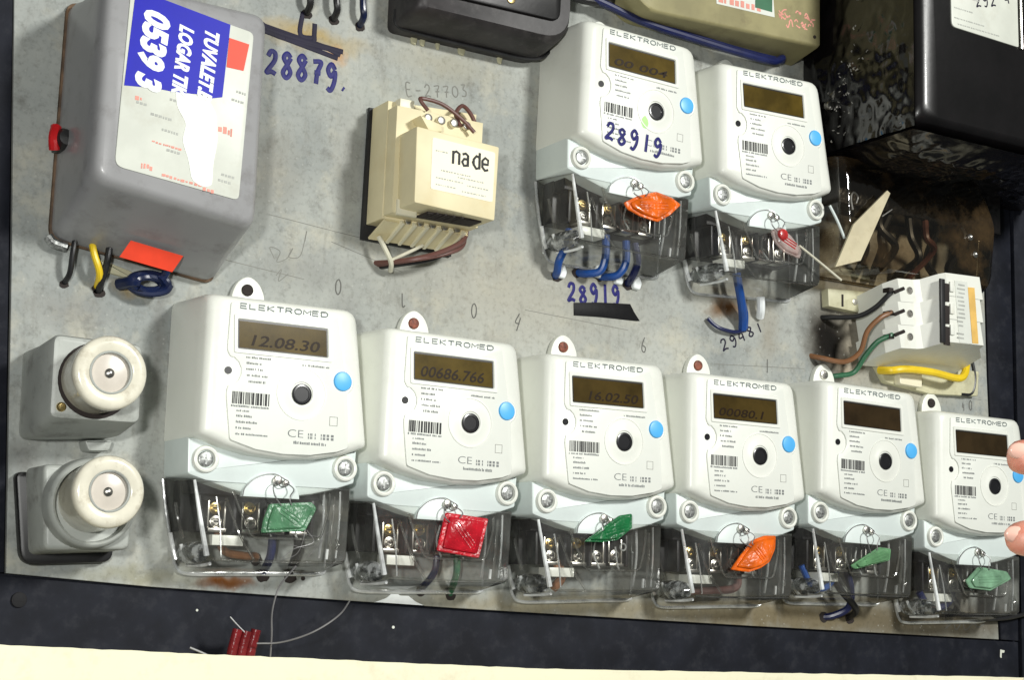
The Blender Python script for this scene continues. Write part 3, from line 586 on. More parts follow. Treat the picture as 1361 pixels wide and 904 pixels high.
# ------------------------------------------------------------------ cables under the meters
def cable(label, mat, pts, r, group='cables on the board', name='cable', core=None):
    o = MB().tube(pts, r, 10, 7).build(name, mat); tag(o, label, 'cable', group)
    if pts[-1][2] < 0: MB().prism([(pts[-1][0]+r*1.7*math.cos(a)*random.uniform(.85, 1.15), pts[-1][1]+r*1.5*math.sin(a)*random.uniform(.85, 1.15)) for a in [i*.4488 for i in range(14)]], .05, .3).build('cable_hole', 'dark_hole', board)
    return o
def mpt(i, x, z, d):
    a = METERS[i]; c_, s_ = math.cos(a[3]), math.sin(a[3]); return (a[1]+c_*x-s_*z, a[2]+s_*x+c_*z, d)
for lab, mat, i, pts, r in (
 ('blue cable behind the clear cover of the meter nearest the fuses', 'cable_navy', 0, [(19.5, -100, 15), (19.5, -118, 12), (19.6, -131, -3)], 3.0),
 ('dark grey cable next to the blue one at the meter nearest the fuses', 'cable_black', 0, [(36, -100, 18), (38, -112, 16), (40.6, -131.5, -3)], 3.0),
 ('ochre cable at the left terminal of the meter nearest the fuses', 'cable_orange', 0, [(-24, -100, 20), (-18, -115, 20), (-2, -118, 16), (10, -118, 8), (14, -120, -2)], 2.8),
 ('blue cable under the red seal of the second meter', 'cable_navy', 1, [(18, -100, 16), (17, -116, 14), (14, -130, -3)], 2.6),
 ('green cable under the red seal of the second meter', 'cable_green', 1, [(34, -98, 16), (36, -116, 14), (40, -132, -3)], 2.6),
 ('brown cable at the left terminal of the third meter', 'cable_brown', 2, [(-18, -100, 20), (-14, -112, 22), (-18, -121, 16)], 3.6),
 ('brown cable at the terminals of the fourth meter', 'cable_darkbrown', 3, [(-26, -118, 16), (0, -117, 18), (26, -114, 18), (28, -100, 18)], 3.4),
 ('blue cable looped in the cover of the fifth meter', 'cable_blue', 4, [(-44, -100, 24), (-34, -116, 26), (-20, -118, 26), (-8, -108, 26), (-2, -99, 22)], 2.6),
 ('navy cable hanging below the cover of the fifth meter', 'cable_navy', 4, [(8, -100, 22), (16, -116, 20), (20, -132, 14), (12, -140, 4), (4, -142, -3)], 3.2),
 ('black cable hanging below the cover of the fifth meter', 'cable_black', 4, [(-8, -104, 20), (4, -118, 20), (26, -134, 16), (34, -142, -3)], 3.0),
 ('navy cable in the cover of the right end meter', 'cable_navy', 5, [(-40, -104, 22), (-28, -118, 24), (-10, -114, 26), (2, -104, 22)], 3.2),
 ('grey cable in the cover of the right end meter', 'cable_black', 5, [(-4, -100, 20), (12, -116, 18), (20, -128, -3)], 3.0),
 ):
    cable(lab, mat, [mpt(i, *p) for p in pts], r)
for lab, mat, pts in (('leftmost blue cable loop under the meter numbered 28919', 'cable_blue', [(258, 150, 18), (254, 134, 18), (251, 124, 15), (254, 117, 8), (259, 115, -3)]),
                      ('second blue cable loop under the meter numbered 28919', 'cable_blue', [(292, 150, 20), (292, 132, 20), (290, 121, 16), (283, 119, 8), (279, 121, -3)]),
                      ('third blue cable loop under the meter numbered 28919', 'cable_blue', [(312, 148, 20), (312, 130, 20), (309, 121, 15), (304, 119, 8), (300, 121, -3)]),
                      ('rightmost dark blue cable under the meter numbered 28919', 'cable_navy', [(322, 148, 18), (325, 132, 18), (326, 122, 10), (329, 117, -3)])):
    cable(lab, mat, pts, 3.2)
for x, z in ((262, 119), (298, 124), (318, 121), (336, 119)):
    MB().prism(rpoly([(x-4, z-5), (x+3, z-6), (x+5, z), (x+2, z+6), (x-4, z+4)], 2, 3), .1, 4, 1.5).build('plaster_patch', 'plaster_white', board, 60)
cable('thick blue cable coming out under the upper right meter', 'cable_blue', [(425, 136, 22), (428, 124, 22), (436, 112, 16), (444, 101, 8), (447, 92, 4)], 3.6)
cable('second blue cable beside the thick one under the upper right meter', 'cable_blue', [(431, 136, 16), (436, 120, 14), (446, 106, 8), (450, 94, 3)], 3.0)
cable('bare ended blue cable curling on the board above 29481', 'cable_navy', [(450, 92, 4), (438, 89, 5), (424, 90, 5), (416, 93, 4), (410, 98, 3)], 1.7)
cable('white plug of cable under the upper right meter', 'plaster_white', [(462, 122, 10), (464, 112, 8), (468, 106, 2)], 3.6)

# ------------------------------------------------------------------ old grey meter
g = thing('old_meter', 'large grey steel meter box with blue and orange stickers', 'meter', 0, 0, 0)
mb = MB()
def gr(l, rr, t_, b0, b1, d, rad): return [(x, z, d) for x, z in rpoly([(l, t_, rad), (rr, t_-1, rad), (rr, b1, rad), (l, b0, rad)], 0, 6)]
mb.loft([gr(-146, -31, 252, 88, 72, .4, 9), gr(-146, -31, 252, 87, 72, 12, 9), gr(-145.5, -31, 250, 92, 77, 24, 10), gr(-145, -31.5, 248, 105, 90, 60, 11), gr(-144.5, -32, 246, 110, 94.5, 76, 11), gr(-142.5, -34, 244, 112.5, 97, 82.5, 10), gr(-139, -37.5, 240.5, 116, 100.5, 85, 8)])
mb.build('housing', 'grey_steel', g, 50)
MB().prism(rpoly([(-147.5, 254, 9), (-29.6, 253, 9), (-29.6, 70.4, 9), (-147.5, 86.6, 9)], 9, 6), .2, 3.2, .5).build('rear_flange', 'rust_brown', g)
lb = MB().prism(rpoly([(-128.5, 240, 4), (-43, 229, 4), (-46.8, 112.5, 4), (-131, 122, 6)], 4, 4), 84.5, 85.8, .3).build('name_plate', 'paper_label', g)
MB().prism(rpoly([(-95, 181), (-84, 178), (-72, 177), (-66, 168), (-64, 150), (-66, 134), (-66, 119), (-73, 117.5), (-80, 121), (-83, 134), (-88, 146), (-86, 158), (-93, 168)], 3, 3), 85.8, 86.1).build('torn_paper', 'paper_white', lb)  # peeled paper, with the glare there put into its white
mb = MB(); rr = random.Random(5)
for (x, z, L) in ((-120, 166, 5), (-110, 160, 14), (-98, 172, 8), (-102, 151, 11), (-98, 138, 8), (-53, 186, 7), (-56, 180, 9), (-60, 128, 9), (-62, 124, 8)):
    u = 0
    while u < L:
        w = rr.uniform(.8, 2.2); mb.box(x+u, x+u+w, z-u*.12-.8, z-u*.12+.8, 85.7, 86.0); u += w+.7
mb.build('printed_text', 'grey_print', lb, 0)
mb = MB()
for (x, z, L, h) in ((-121, 169, 4, 3.6), (-108, 142, 18, 1.5), (-64, 158, 9, 6), (-114, 125, 8, 4), (-100, 121, 26, 2), (-72, 116, 8, 3)):
    u = 0
    while u < L:
        w = rr.uniform(.8, 2.6); mb.box(x+u, x+u+w, z-u*.12-h*rr.uniform(.2, .5), z-u*.12+h*rr.uniform(.2, .5), 85.7, 86.05); u += w+rr.uniform(.4, 1.3)
mb.build('red_print', 'red_print', lb, 0)
st = MB().prism([(-125.4, 241), (-60, 231), (-62.6, 180.2), (-70, 178), (-76, 179.5), (-88, 178), (-98, 177.5), (-110, 177.5), (-118, 176.5), (-128.7, 175.4)], 85.7, 86.15).build('advert_sticker', 'sticker_blue', g)
obj('sticker_text', text_mesh('0539 3', (54, 19), (-119.5, 229.5, 86.35), (-.07, -1, 0), (1, -.07, 0), 'sticker_ink_white', 'sticker_text', .055, .25), st)
obj('sticker_text', text_mesh('LOGAR TIK', (49, 10.5), (-95, 224, 86.35), (-.06, -1, 0), (1, -.09, 0), 'sticker_ink_white', 'sticker_text', .05, .28), st)
obj('sticker_text', text_mesh('TUVALET.B', (48, 10.5), (-77.5, 224, 86.35), (-.06, -1, 0), (1, -.09, 0), 'sticker_ink_white', 'sticker_text', .05, .28), st)
MB().prism([(-60.2, 221.8), (-46, 220.2), (-48.9, 201.2), (-60.9, 201.4)], 85.75, 86.2).build('orange_sticker', 'sticker_orange', g)
# orange sticker folded over the sloping lower lip
mb = MB(); mb.loft([[(-101, 86.5, 33), (-64, 81, 33), (-69, 70.5, 27), (-106, 76, 27)], [(-101, 86.9, 33.6), (-64, 81.4, 33.6), (-69, 70.5, 27.6), (-106, 76, 27.6)]]); mb.build('orange_sticker', 'sticker_orange', g, 0)
mb = MB(); mb.lathe(-146.3, 152, [(6, 2), (7.5, 8), (7.5, 20), (5, 26), (.01, 27)], 18); k1 = mb.build('knob', 'black_plastic', g)
mb = MB(); mb.tube([(-152, 160, 18), (-153.5, 152, 20), (-152, 144, 18)], 3.6, 10, 4); mb.build('red_tip', 'red_knob', k1)
MB().tube([(-149, 88, 6), (-145, 84, 6), (-136, 82, 6)], 3.4, 10, 4).build('foot', 'steel_screw', g)
for lab, mat, pts, r in (('black cable hanging from the left corner of the grey meter box', 'cable_black', [(-132, 88, 12), (-133, 76, 12), (-133, 64, 8), (-134, 58, -3)], 2.0),
                         ('yellow green cable under the grey meter box', 'cable_yellow', [(-121, 88, 12), (-119, 78, 14), (-114, 66, 12), (-111, 58, -3)], 2.4),
                         ('black cable beside the yellow green one under the grey box', 'cable_black', [(-109, 88, 14), (-110, 74, 14), (-111, 62, 8), (-110, 55, -3)], 2.4)):
    cable(lab, mat, pts, r)
cl_ = MB()
for k_ in range(5):
    a0 = k_*1.3; cl_.tube([(-80+14*math.cos(a0+i*.8)*(1-.08*k_), 63+(6.5-.6*k_)*math.sin(a0+i*.8), 14+3*math.sin(i+k_)) for i in range(9)], 2.6, 8, 5)
cl_.tube([(-72, 82, 16), (-70, 72, 18), (-74, 66, 18)], 3, 8, 5); cl_.tube([(-98, 62, 4), (-92, 63, 14), (-88, 63, 14)], 4.2, 8, 5)
tag(cl_.build('cable_coil', 'coil_navy'), 'small coil of shiny navy cable under the grey meter box', 'cable')
MB().prism(rpoly([(-112, 78), (-88, 72), (-86, 66), (-108, 70)], 2, 3), .1, 3, 1).build('plaster_patch', 'beige_block', board)

# ------------------------------------------------------------------ porcelain fuses
fz = thing('fuse_holder', 'upper grey fuse box with cream porcelain screw cap', 'fuse', 0, 0, 0, 0, 'porcelain fuses at the left edge')
q0 = rpoly([(-157.5, 11, 7), (-97, 13, 7), (-95.5, -44, 7), (-156, -49, 7)], 0, 5); q1 = rpoly([(-155, 14.5, 6), (-96.5, 13.5, 6), (-95, -38.2, 6), (-154, -39.5, 6)], 0, 5)
mb = MB(); mb.loft([[(x, z, .3) for x, z in q0], [(x, z, 30) for x, z in q0], [(x, z, 58) for x, z in q1], [(x, z, 61) for x, z in inset(q1, 1.2)], [(x, z, 62) for x, z in inset(q1, 3.5)]]); mb.build('base', 'fuse_grey', fz, 40)
MB().lathe(-126, -13, [(24.4, 61.6), (24.2, 62.6), (22.6, 62.7)], 36).build('socket_ring', 'dark_hole', fz)  # socket opening, its black also stands in for the shadow round the cap
def fcap(parent, x, z, d0, d1, r, tx=0, tz=0):
    c_ = MB().lathe(x, z, [(r*.95, d0), (r*.96, d0+6), (r*.97, d1-10), (r, d1-6), (r*.995, d1-3), (r*.93, d1-.6), (r*.82, d1), (r*.62, d1-.4), (r*.56, d1-1.2), (r*.53, d1-3.6)], 48, tx, tz).build('screw_cap', 'porcelain_cream', parent, 60)
    dd = d1-d0; cx, cz = x+tx*dd, z+tz*dd
    MB().lathe(cx, cz, [(r*.53, d1-4.4), (r*.53, d1-3.4), (r*.35, d1-2.5), (r*.15, d1-2.1), (.01, d1-2.0)], 32).build('cap_window', 'porcelain_inner', c_)
    n_ = 32; MB().loft([[(cx+q*r*math.cos(2*math.pi*i/n_), cz+q*r*math.sin(2*math.pi*i/n_), d1-e) for i in range(n_)] for q, e in ((.585, .6), (.56, .15), (.53, .5), (.52, 3.2))], False, False).build('window_ring', 'fuse_grey', c_)
    MB().lathe(cx-.6, cz-.4, [(r*.13, d1-3.5), (r*.13, d1-1.6), (r*.08, d1-.6), (.01, d1-.3)], 16).build('indicator_pin', 'nickel', c_)
fcap(fz, -126.3, -12.2, 62, 98, 23.2, -.03, .02)
MB().lathe(-146.8, -31.5, [(3.2, 61.5), (3.0, 63.0), (2.2, 63.8), (.01, 64)], 16).build('screw', 'brass', fz)
MB().prism(rpoly([(-117, -47), (-98, -45.5), (-100, -53), (-114, -54)], 2, 3), .2, 16, 1.5).build('cable_gland', 'fuse_grey', fz)

fz = thing('fuse_holder', 'lower grey fuse box with round collar and cream porcelain cap', 'fuse', 0, 0, 0, 0, 'porcelain fuses at the left edge')
MB().prism(rpoly([(-158, -70, 5), (-92, -68, 5), (-90, -126, 8), (-150, -130, 10)], 5, 5), .3, 9, 2).build('back_gasket', 'black_plastic', fz)
q0 = rpoly([(-152, -67, 5), (-91, -66, 5), (-90.5, -119, 5), (-146, -123, 5)], 0, 5); q1 = rpoly([(-150.5, -66.5, 5), (-91.5, -65, 5), (-91, -118, 5), (-146, -120.5, 5)], 0, 5)
mb = MB(); mb.loft([[(x, z, 9) for x, z in q0], [(x, z, 42) for x, z in q1], [(x, z, 44.2) for x, z in inset(q1, 1)], [(x, z, 45) for x, z in inset(q1, 2.6)]]); mb.build('base', 'fuse_grey', fz, 40)
MB().lathe(-121, -90, [(29, 44.5), (28.6, 56), (27.6, 60.5), (26.2, 61.6), (24.8, 60.6), (24.4, 52)], 44).build('collar', 'fuse_grey', fz, 50)
MB().lathe(-121, -90, [(24.3, 51.5), (24.3, 52.5), (.01, 52.5)], 32).build('socket', 'fuse_grey', fz)
fcap(fz, -120.5, -87.5, 50, 94, 22.4, -.03, .08)

# ------------------------------------------------------------------ bell transformer
t = thing('bell_transformer', 'cream plastic transformer block lettered na-de on a black plate', 'transformer')
MB().prism([(84.6, 222), (164, 226), (160, 117), (83, 119.5)], .3, 3.5, .6).build('back_plate', 'black_plastic', t)
MB().prism([(87, 221), (163, 224.5), (159, 130), (86, 131)], 4.5, 30, .8).build('base', 'trafo_cream', t)
MB().prism([(87.6, 214), (161, 214), (159.5, 132), (87, 133)], 30, 44, .8).build('shoulder', 'trafo_cream', t)
MB().prism(rpoly([(91, 192.5), (160.5, 189), (158.5, 132.5), (91.5, 136)], 1.5, 3), 44, 70, 1.0).build('housing', 'trafo_cream', t)
lb = MB().prism(rpoly([(104, 186.5), (157, 184), (156, 146), (104, 148)], 2, 3), 69.9, 70.3).build('label', 'trafo_label', t)
LT = {'n': [[(0, 0), (0, 1)], [(0, .85), (.3, 1), (.62, .85), (.62, 0)]], 'a': [[(.05, .9), (.35, 1), (.6, .85), (.6, 0)], [(.6, .55), (.2, .55), (.02, .3), (.2, .02), (.6, .1)]], '-': [[(.1, .45), (.25, .45)]],
      'd': [[(.62, 1.28), (.62, 0)], [(.62, .9), (.3, 1), (.02, .7), (.02, .3), (.3, 0), (.62, .1)]], 'e': [[(.02, .5), (.6, .5), (.6, .85), (.3, 1), (.02, .75), (.02, .25), (.3, 0), (.62, .1)]]}
mb = MB()
for ch, x in (('n', 121.5), ('a', 129), ('-', 136.6), ('d', 138.6), ('e', 146)):
    for q in LT[ch]: mb.tube([(x+u*8.2, 169.6-.035*(x-121)+v*9.6, 70.65) for u, v in q], .95, 7, 0, .3)
mb.build('lettering', 'barcode_ink', lb, 0)
mb = MB(); rr = random.Random(9)
for (x, z, L) in ((107, 177, 9), (112, 163, 24), (126, 160, 22), (108, 157, 22), (134, 155, 18), (108, 152, 16), (130, 150, 20)):
    u = 0
    while u < L:
        w = rr.uniform(.6, 2.4); mb.box(x+u, x+u+w, z-u*.03-.45, z-u*.03+.45, 70.2, 70.42); u += w+rr.uniform(.5, 1.1)
mb.build('printed_text', 'grey_print', lb, 0)
# terminal strip: sloping lower lip with fins
mb = MB(); mb.loft([[(88, 131, 30), (158, 130, 30), (157, 121, 6), (87, 121, 6)], [(88, 129.2, 31.5), (158, 128, 31.5), (157, 119.2, 7.5), (87, 119.4, 7.5)]]); mb.build('terminal_lip', 'trafo_cream', t, 20)
for i in range(6):
    x = 100+i*10.4
    mb = MB(); mb.loft([[(x, 131, 33), (x+2.2, 131, 33), (x+2.2, 119, 9), (x, 119, 9)], [(x, 128.2, 36), (x+2.2, 128.2, 36), (x+2.2, 117.6, 10), (x, 117.6, 10)]]); mb.build('terminal_fin', 'trafo_label', t, 0)
    if i < 5: MB().cyl(x+6.2, 131.5, 31, 33.5, 2.6, 12, .5).build('terminal_screw', 'nickel', t)
MB().box(90, 106, 131.6, 143, 44, 47, .6).build('end_block', 'trafo_label', t); MB().box(107, 152, 131.8, 133.4, 44, 62, .4).build('slot', 'dark_hole', t)
for i in range(4): MB().box(112+i*7, 114+i*7, 131.2, 132.6, 50, 66, .3).build('vent_slot', 'dark_hole', t)
MB().prism([(100, 205), (118, 201), (118, 196), (108, 194)], 44, 58, .5).build('clip', 'trafo_cream', t)
MB().box(93, 105, 214.5, 222, 30, 38, .6).build('terminal_tab', 'trafo_label', t)
for i in range(4): MB().cyl(112+i*11, 208, 44, 48, 3.4, 12, .8).build('terminal_screw', 'nickel', t)
for mat, pts, r in (('cable_darkbrown', [(112, 214, 46), (106, 220, 46), (108, 223, 44), (124, 221, 46), (140, 212, 48), (150, 203, 50)], 1.5), ('cable_darkbrown', [(140, 207, 46), (138, 217, 42), (146, 226, 38), (156, 219, 36), (162, 204, 36), (166, 190, 30)], 1.6),
                    ('cable_darkbrown', [(162, 136, 22), (156, 126, 30), (146, 118, 34), (128, 109, 30), (108, 104, 16), (96, 104, -3)], 2.0), ('cable_darkbrown', [(164, 140, 14), (158, 122, 24), (140, 112, 30), (116, 105, 24), (98, 103, -3)], 2.0), ('cable_black', [(156, 122, 20), (134, 108, 24), (112, 102, 16), (100, 101, -3)], 1.4),
                    ('cable_white', [(92, 121, 14), (96, 113, 16), (103, 103, 14), (107, 98, 6)], 1.9), ('cable_white', [(128, 119, 16), (116, 112, 18), (104, 105, 14)], 1.3)):
    MB().tube(pts, r, 8, 6).build('wire', mat, t)

# ------------------------------------------------------------------ dark meter cut by the top edge
t = thing('dark_meter', 'dark grey bakelite meter cut off by the top edge', 'meter')
def dr(i, d, b): return [(x, z, d) for x, z in rpoly([(98+i, 420, 4), (240-i*.5, 420, 4), (240-i*.5, b, 26), (98+i, b, 6)], 0, 7)]
MB().loft([dr(0, .4, 285), dr(0, 10, 285.5), dr(1.5, 34, 290), dr(3.5, 41, 292), dr(7, 44, 295)]).build('housing', 'bakelite_grey', t, 40)
MB().prism(rpoly([(112, 420), (228, 420), (226, 308), (112, 306)], 8, 4), 44, 47, 1.2).build('window', 'bakelite_black', t)
MB().tube([(98.5, 300, 12), (100, 288, 12), (118, 285, 12), (180, 284.5, 12), (220, 285.5, 12), (236, 293, 12), (241.5, 310, 12), (242, 400, 12)], 1.5, 8, 6).build('rim_seal', 'black_plastic', t)
mb = MB(); mb.cyl(180, 316, 46.5, 48, 4, 12, .6); mb.cyl(168, 322, 46.5, 48, 2.2, 10, .6); mb.build('screw', 'brass', t)
for x, z, w in ((118, 282.8, 6), (126, 283, 5), (140, 283, 4), (160, 283, 7), (196, 283, 5)): MB().prism(rpoly([(x, z+3), (x+w, z+3), (x+w*.8, z-3), (x+1, z-2)], 1, 2), .1, 2, .7).build('plaster_patch', 'beige_block', board)
for lab, mat, x in (('dark cable end at the top edge left of the dark meter', 'cable_black', 50), ('second dark cable end at the top edge', 'coil_navy', 72), ('cable end next to the grey box at the top edge', 'cable_black', 28)):
    cable(lab, mat, [(x, 330, 8), (x, 300, 10), (x+2, 290, 8), (x+3, 285, -2)], 2.6)

# ------------------------------------------------------------------ olive box
t = thing('olive_box', 'olive painted metal box at the top beside the black meter', 'box')
def orr(i, d, b0, b1): return [(x, z, d) for x, z in rpoly([(299+i, 480, 4), (506-i, 480, 4), (506-i, b1, 3), (318+i, b0, 10), (299+i, b0+14, 10)], 0, 5)]
MB().loft([orr(0, .4, 341, 341), orr(0, 34, 340, 348), orr(.8, 37, 341, 349), orr(2.4, 38, 342.5, 350.5)]).build('housing', 'olive_paint', t, 40)
lb = MB().prism([(388, 362), (452, 364), (450, 385), (386, 385)], 37.9, 38.4).build('sticker', 'paper_white', t)
mb = MB(); rr = random.Random(2)
for i in range(8): x = 390+i*6; mb.box(x, x+rr.uniform(2, 5), 364+i*.2, 368+i*.2+rr.uniform(0, 3), 38.3, 38.6)
mb.build('red_print', 'red_print', lb, 0); MB().box(430, 449, 368, 385, 38.35, 38.65).build('green_print', 'cable_green', lb, 0)
mb = MB()
for i in range(26):
    x = 456+rr.uniform(0, 40); z = 368+rr.uniform(-8, 8); mb.tube([(x, z, 38.1), (x+rr.uniform(1, 4), z+rr.uniform(-3, 3), 38.1), (x+rr.uniform(2, 6), z+rr.uniform(-4, 4), 38.1)], .6, 6, 4, .2)
mb.build('rust_spot', 'red_print', t); MB().cyl(498, 356, 38, 38.6, 1.6, 10).build('rivet', 'dark_hole', t)
cable('thick navy cable running under the olive box', 'cable_navy', [(262, 352, 14), (290, 346, 16), (330, 338, 18), (380, 334, 20), (430, 331, 22), (465, 332, 20), (482, 340, 14)], 3.4)
cable('second navy cable tucked under the olive box', 'cable_navy', [(320, 343, 12), (370, 339, 14), (420, 336, 15), (470, 337, 12), (490, 342, 4)], 3.6)
cable('dark cable between the dark meter and the olive box', 'cable_black', [(252, 348, 10), (272, 346, 14), (296, 350, 12), (300, 362, 6)], 3.6)

# ------------------------------------------------------------------ large black meter with burnt terminal cover
t = thing('black_meter', 'large glossy black meter with a white name plate in the upper right corner', 'meter')
def br(i, d, b, l=518, rad=10): return [(x, z, d) for x, z in rpoly([(l+i, 560, 6), (800-i, 560, 6), (800-i, b, rad), (l+i, b, rad)], 0, 6)]
MB().loft([br(0, .5, 250, 520), br(-3, 8, 250, 520), br(-3, 22, 250, 520), br(2, 24, 253, 520), br(2, 58, 254), br(-1, 60, 253), br(-1, 66, 253), br(1.5, 68, 254), br(2, 124, 256), br(3.2, 131, 258, 518, 12), br(6, 137, 261, 518, 14), br(11, 140, 266, 518, 14)]).build('housing', 'bakelite_black', t, 40)
pl = MB().prism(rpoly([(557, 470, 3), (640, 470, 3), (641, 347, 2), (559, 348.5, 5)], 2, 4), 140, 141.2, .4).build('name_plate', 'paper_label', t)
handwrite('handwritten_number', '29254', 589, 372, 9, 9.4, .7, .30, 'ink_black', pl, 141.3)
mb = MB(); rr = random.Random(21)
for (x, z, L) in ((562, 378, 30), (562, 366, 20), (562, 357, 34), (566, 352, 50)):
    u = 0
    while u < L:
        w = rr.uniform(.8, 3); mb.box(x+u, x+u+w, z-.5, z+.5, 141.1, 141.4); u += w+rr.uniform(.5, 1.3)
mb.build('printed_text', 'grey_print', pl, 0)
MB().tube([(643, 470, 141), (644, 400, 141), (644.5, 346, 141)], 1.6, 8, 2).build('plate_rail', 'nickel', t)
# clip, hook and sealing wire on the left flank
MB().box(521.5, 525, 345, 386, 20, 27, .8).build('clip', 'nickel', t)
mb = MB(); mb.tube([(530, 322, 44), (522, 312, 44), (513, 303, 42)], 2.6, 8, 4, 1, (1.3, .7)); mb.cyl(513, 295, 38, 43, 4.2, 12, 1.2); mb.build('sealing_hook', 'nickel', t)
MB().tube([(524, 309, 43), (530, 299, 44), (536, 289, 44), (538, 280, 44)], .8, 6, 5).build('seal_wire', 'nickel', t)
# melted, wrinkled skin over the burnt flank and underside
from mathutils import noise as mnoise
def skin(name, fn, na, nb, mat, parent):
    v = []; f_ = []
    for a in range(na+1):
        for c_ in range(nb+1): v.append(fn(a/na, c_/nb))
    for a in range(na):
        for c_ in range(nb):
            i = a*(nb+1)+c_; f_.append((i, i+1, i+nb+2, i+nb+1))
    return MB().add(v, f_).build(name, mat, parent, 80)
def flank(u, w):
    z = 254+u*250; d = 3+w*136; k = max(0, 1-(z-254)/150); e = min(1, w*12, (1-w)*10)
    q = mnoise.noise(Vector((z*.05, d*.07, 3)))+.6*mnoise.noise(Vector((z*.13, d*.16, 8)))
    return (516.2-e*(1.0+3.0*q*(.2+k)), z, d)
skin('melted_flank', flank, 90, 60, 'bakelite_melted', t)
def under(u, w):
    x = 517+u*270; d = 2+w*135; e = min(1, u*10, (1-u)*10, w*8, (1-w)*5)
    q = mnoise.noise(Vector((x*.04, d*.05, 5)))+.7*mnoise.noise(Vector((x*.11, d*.12, 2)))
    return (x, 252.0-e*(4+3.2*q+9*math.exp(-((x-590)/60)**2)), d)
skin('melted_underside', under, 110, 60, 'bakelite_melted', t)
mb = MB(); rr = random.Random(31)
for i in range(46):
    z = rr.gauss(312, 26); d = min(120, max(30, 62+(z-312)*.3+rr.gauss(0, 10))); a0 = rr.uniform(0, 6.3); L = rr.uniform(.8, 3.2)
    mb.tube([(512.6, z, d), (511.8, z+L*.5*math.sin(a0+.4), d+L*.5*math.cos(a0)), (512.4, z+L*math.sin(a0), d+L*math.cos(a0))], rr.uniform(.25, .6), 5, 3)
fl = mb.build('ash_flakes', 'ash_flake', t); fl['kind'] = 'stuff'
def bg(d, l, r_, b, t_, c_): return [(x, z, d) for x, z in rpoly([(l, t_, 2), (r_-18, t_, 4), (r_, t_-c_, 8), (r_-6, b+8, 10), (r_-10, b, 8), (l+6, b, 10)], 0, 5)]
MB().loft([bg(.5, 508, 742, 150, 250, 30), bg(24, 510, 724, 149, 250, 33), bg(48, 512, 708, 152, 248, 34), bg(54, 515, 704, 154, 247, 35), bg(56, 520, 698, 159, 244, 36)], True, False).build('terminal_cover', 'burnt_cover', t, 45)
MB().box(530, 735, 212, 252, .5, 34, 1.5).build('terminal_block', 'soot', t)
MB().tube([(742, 222, 1.5), (738, 168, 1.5), (728, 152, 1.5), (640, 150, 1.5), (530, 150, 1.5)], 1.6, 8, 4).build('cover_flange', 'burnt_cover', t)
rr = random.Random(77)
for i, x in enumerate((572, 586, 599, 620, 641, 660, 684)):
    e = x+rr.uniform(-16, 12); w1, w2 = rr.uniform(-9, 9), rr.uniform(-9, 9)
    MB().tube([(x, 216, 28), (x+w1, rr.uniform(194, 204), rr.uniform(16, 40)), ((x+e)/2+w2, rr.uniform(174, 186), rr.uniform(10, 38)), (e, rr.uniform(158, 166), rr.uniform(6, 18)), (e+rr.uniform(-5, 5), 153, -2)], rr.uniform(2.6, 3.8), 8, 7).build('wire', 'cable_black' if i != 4 else 'cable_darkbrown', t)
MB().tube([(500, 200, 55), (507, 187, 57), (515, 173, 57)], 1.2, 8, 4).build('plastic_pin', 'collar_plastic', t)
for x, z, d in ((668, 196, 58), (675, 181, 57)): MB().lathe(x, z, [(3.4, d-3), (3.2, d), (1.6, d+1.6), (.01, d+2)], 14).build('cover_screw', 'nickel', t)

cd = MB(); cd.loft([[(555, 219.5, 66), (558.5, 217.5, 66), (529, 154.5, 60), (500, 145, 60), (519, 184.5, 62)], [(555, 219.5, 68), (558.5, 217.5, 68), (529, 154.5, 62), (500, 145, 62), (519, 184.5, 64)]])
tag(cd.build('cardboard_slip', 'cardboard', None, 0), 'pointed tan cardboard slip tucked under the black meter', 'cardboard')
tag(MB().tube([(520, 198, 62), (518, 208, 62), (522, 214, 61), (528, 211, 60), (526, 205, 60)], .8, 6, 6).build('seal_wire', 'nickel'), 'bent sealing wire behind the cardboard slip', 'wire')
tag(MB().tube([(556, 198, 60), (562, 202, 60), (568, 206, 60)], .8, 6, 4).build('wire_stub', 'nickel'), 'short bright wire stub right of the cardboard slip', 'wire')

# ------------------------------------------------------------------ circuit breaker lying on its side
b_ = thing('circuit_breaker', 'white three pole circuit breaker mounted sideways with coloured wires', 'breaker')
def prof(z_top, z_bot, pts, mat, name, parent, sh=0):
    mb = MB(); top = [(x, z_top+(x-580)*sh+(d-48)*.3, d) for x, d in pts]; bot = [(x+4, z_bot+(x-580)*sh+(d-48)*.3, d) for x, d in pts]
    mb.loft([bot, top]); return mb.build(name, mat, parent, 0)
H0, H1 = 86, 148.5
for i in range(3):
    za = H0+(H1-H0)*i/3+.25; zb = H0+(H1-H0)*(i+1)/3-.25
    p_ = prof(zb, za, [(574, 8), (579, 36), (586, 48), (604, 49), (610, 51), (620, 64), (625, 67.5), (668, 67.5), (671, 60), (690, 44), (694, 8)], 'breaker_white', 'pole', b_, .035)
    zc = (za+zb)/2
    MB().lathe(600, zc+1, [(3.6, 48.6), (3.4, 49.4), (2.6, 49.4), (2.5, 48.9), (.01, 48.9)], 16).build('clamp_screw', 'nickel', p_)
    MB().box(580, 587, zc-1.8, zc+2.2, 36, 44, .4).build('wire_entry', 'dark_hole', p_)
for i, z in enumerate((98, 117, 137)):
    MB().box(622, 629, z-7.5, z+9, 67, 68.4, .4).build('toggle_slot', 'dark_hole', b_); MB().box(629, 634, z-4+6, z+7+4, 67, 69.5, .8).build('toggle', 'breaker_white', b_)
MB().box(618, 623.5, 92, 149.5, 66.5, 68.6, .5).build('toggle_bar', 'black_plastic', b_)
MB().prism([(636, 150.2), (652, 150.8), (657, 95), (641, 94.5)], 67.3, 67.9).build('label', 'paper_white', b_)
mb = MB(); rr = random.Random(4)
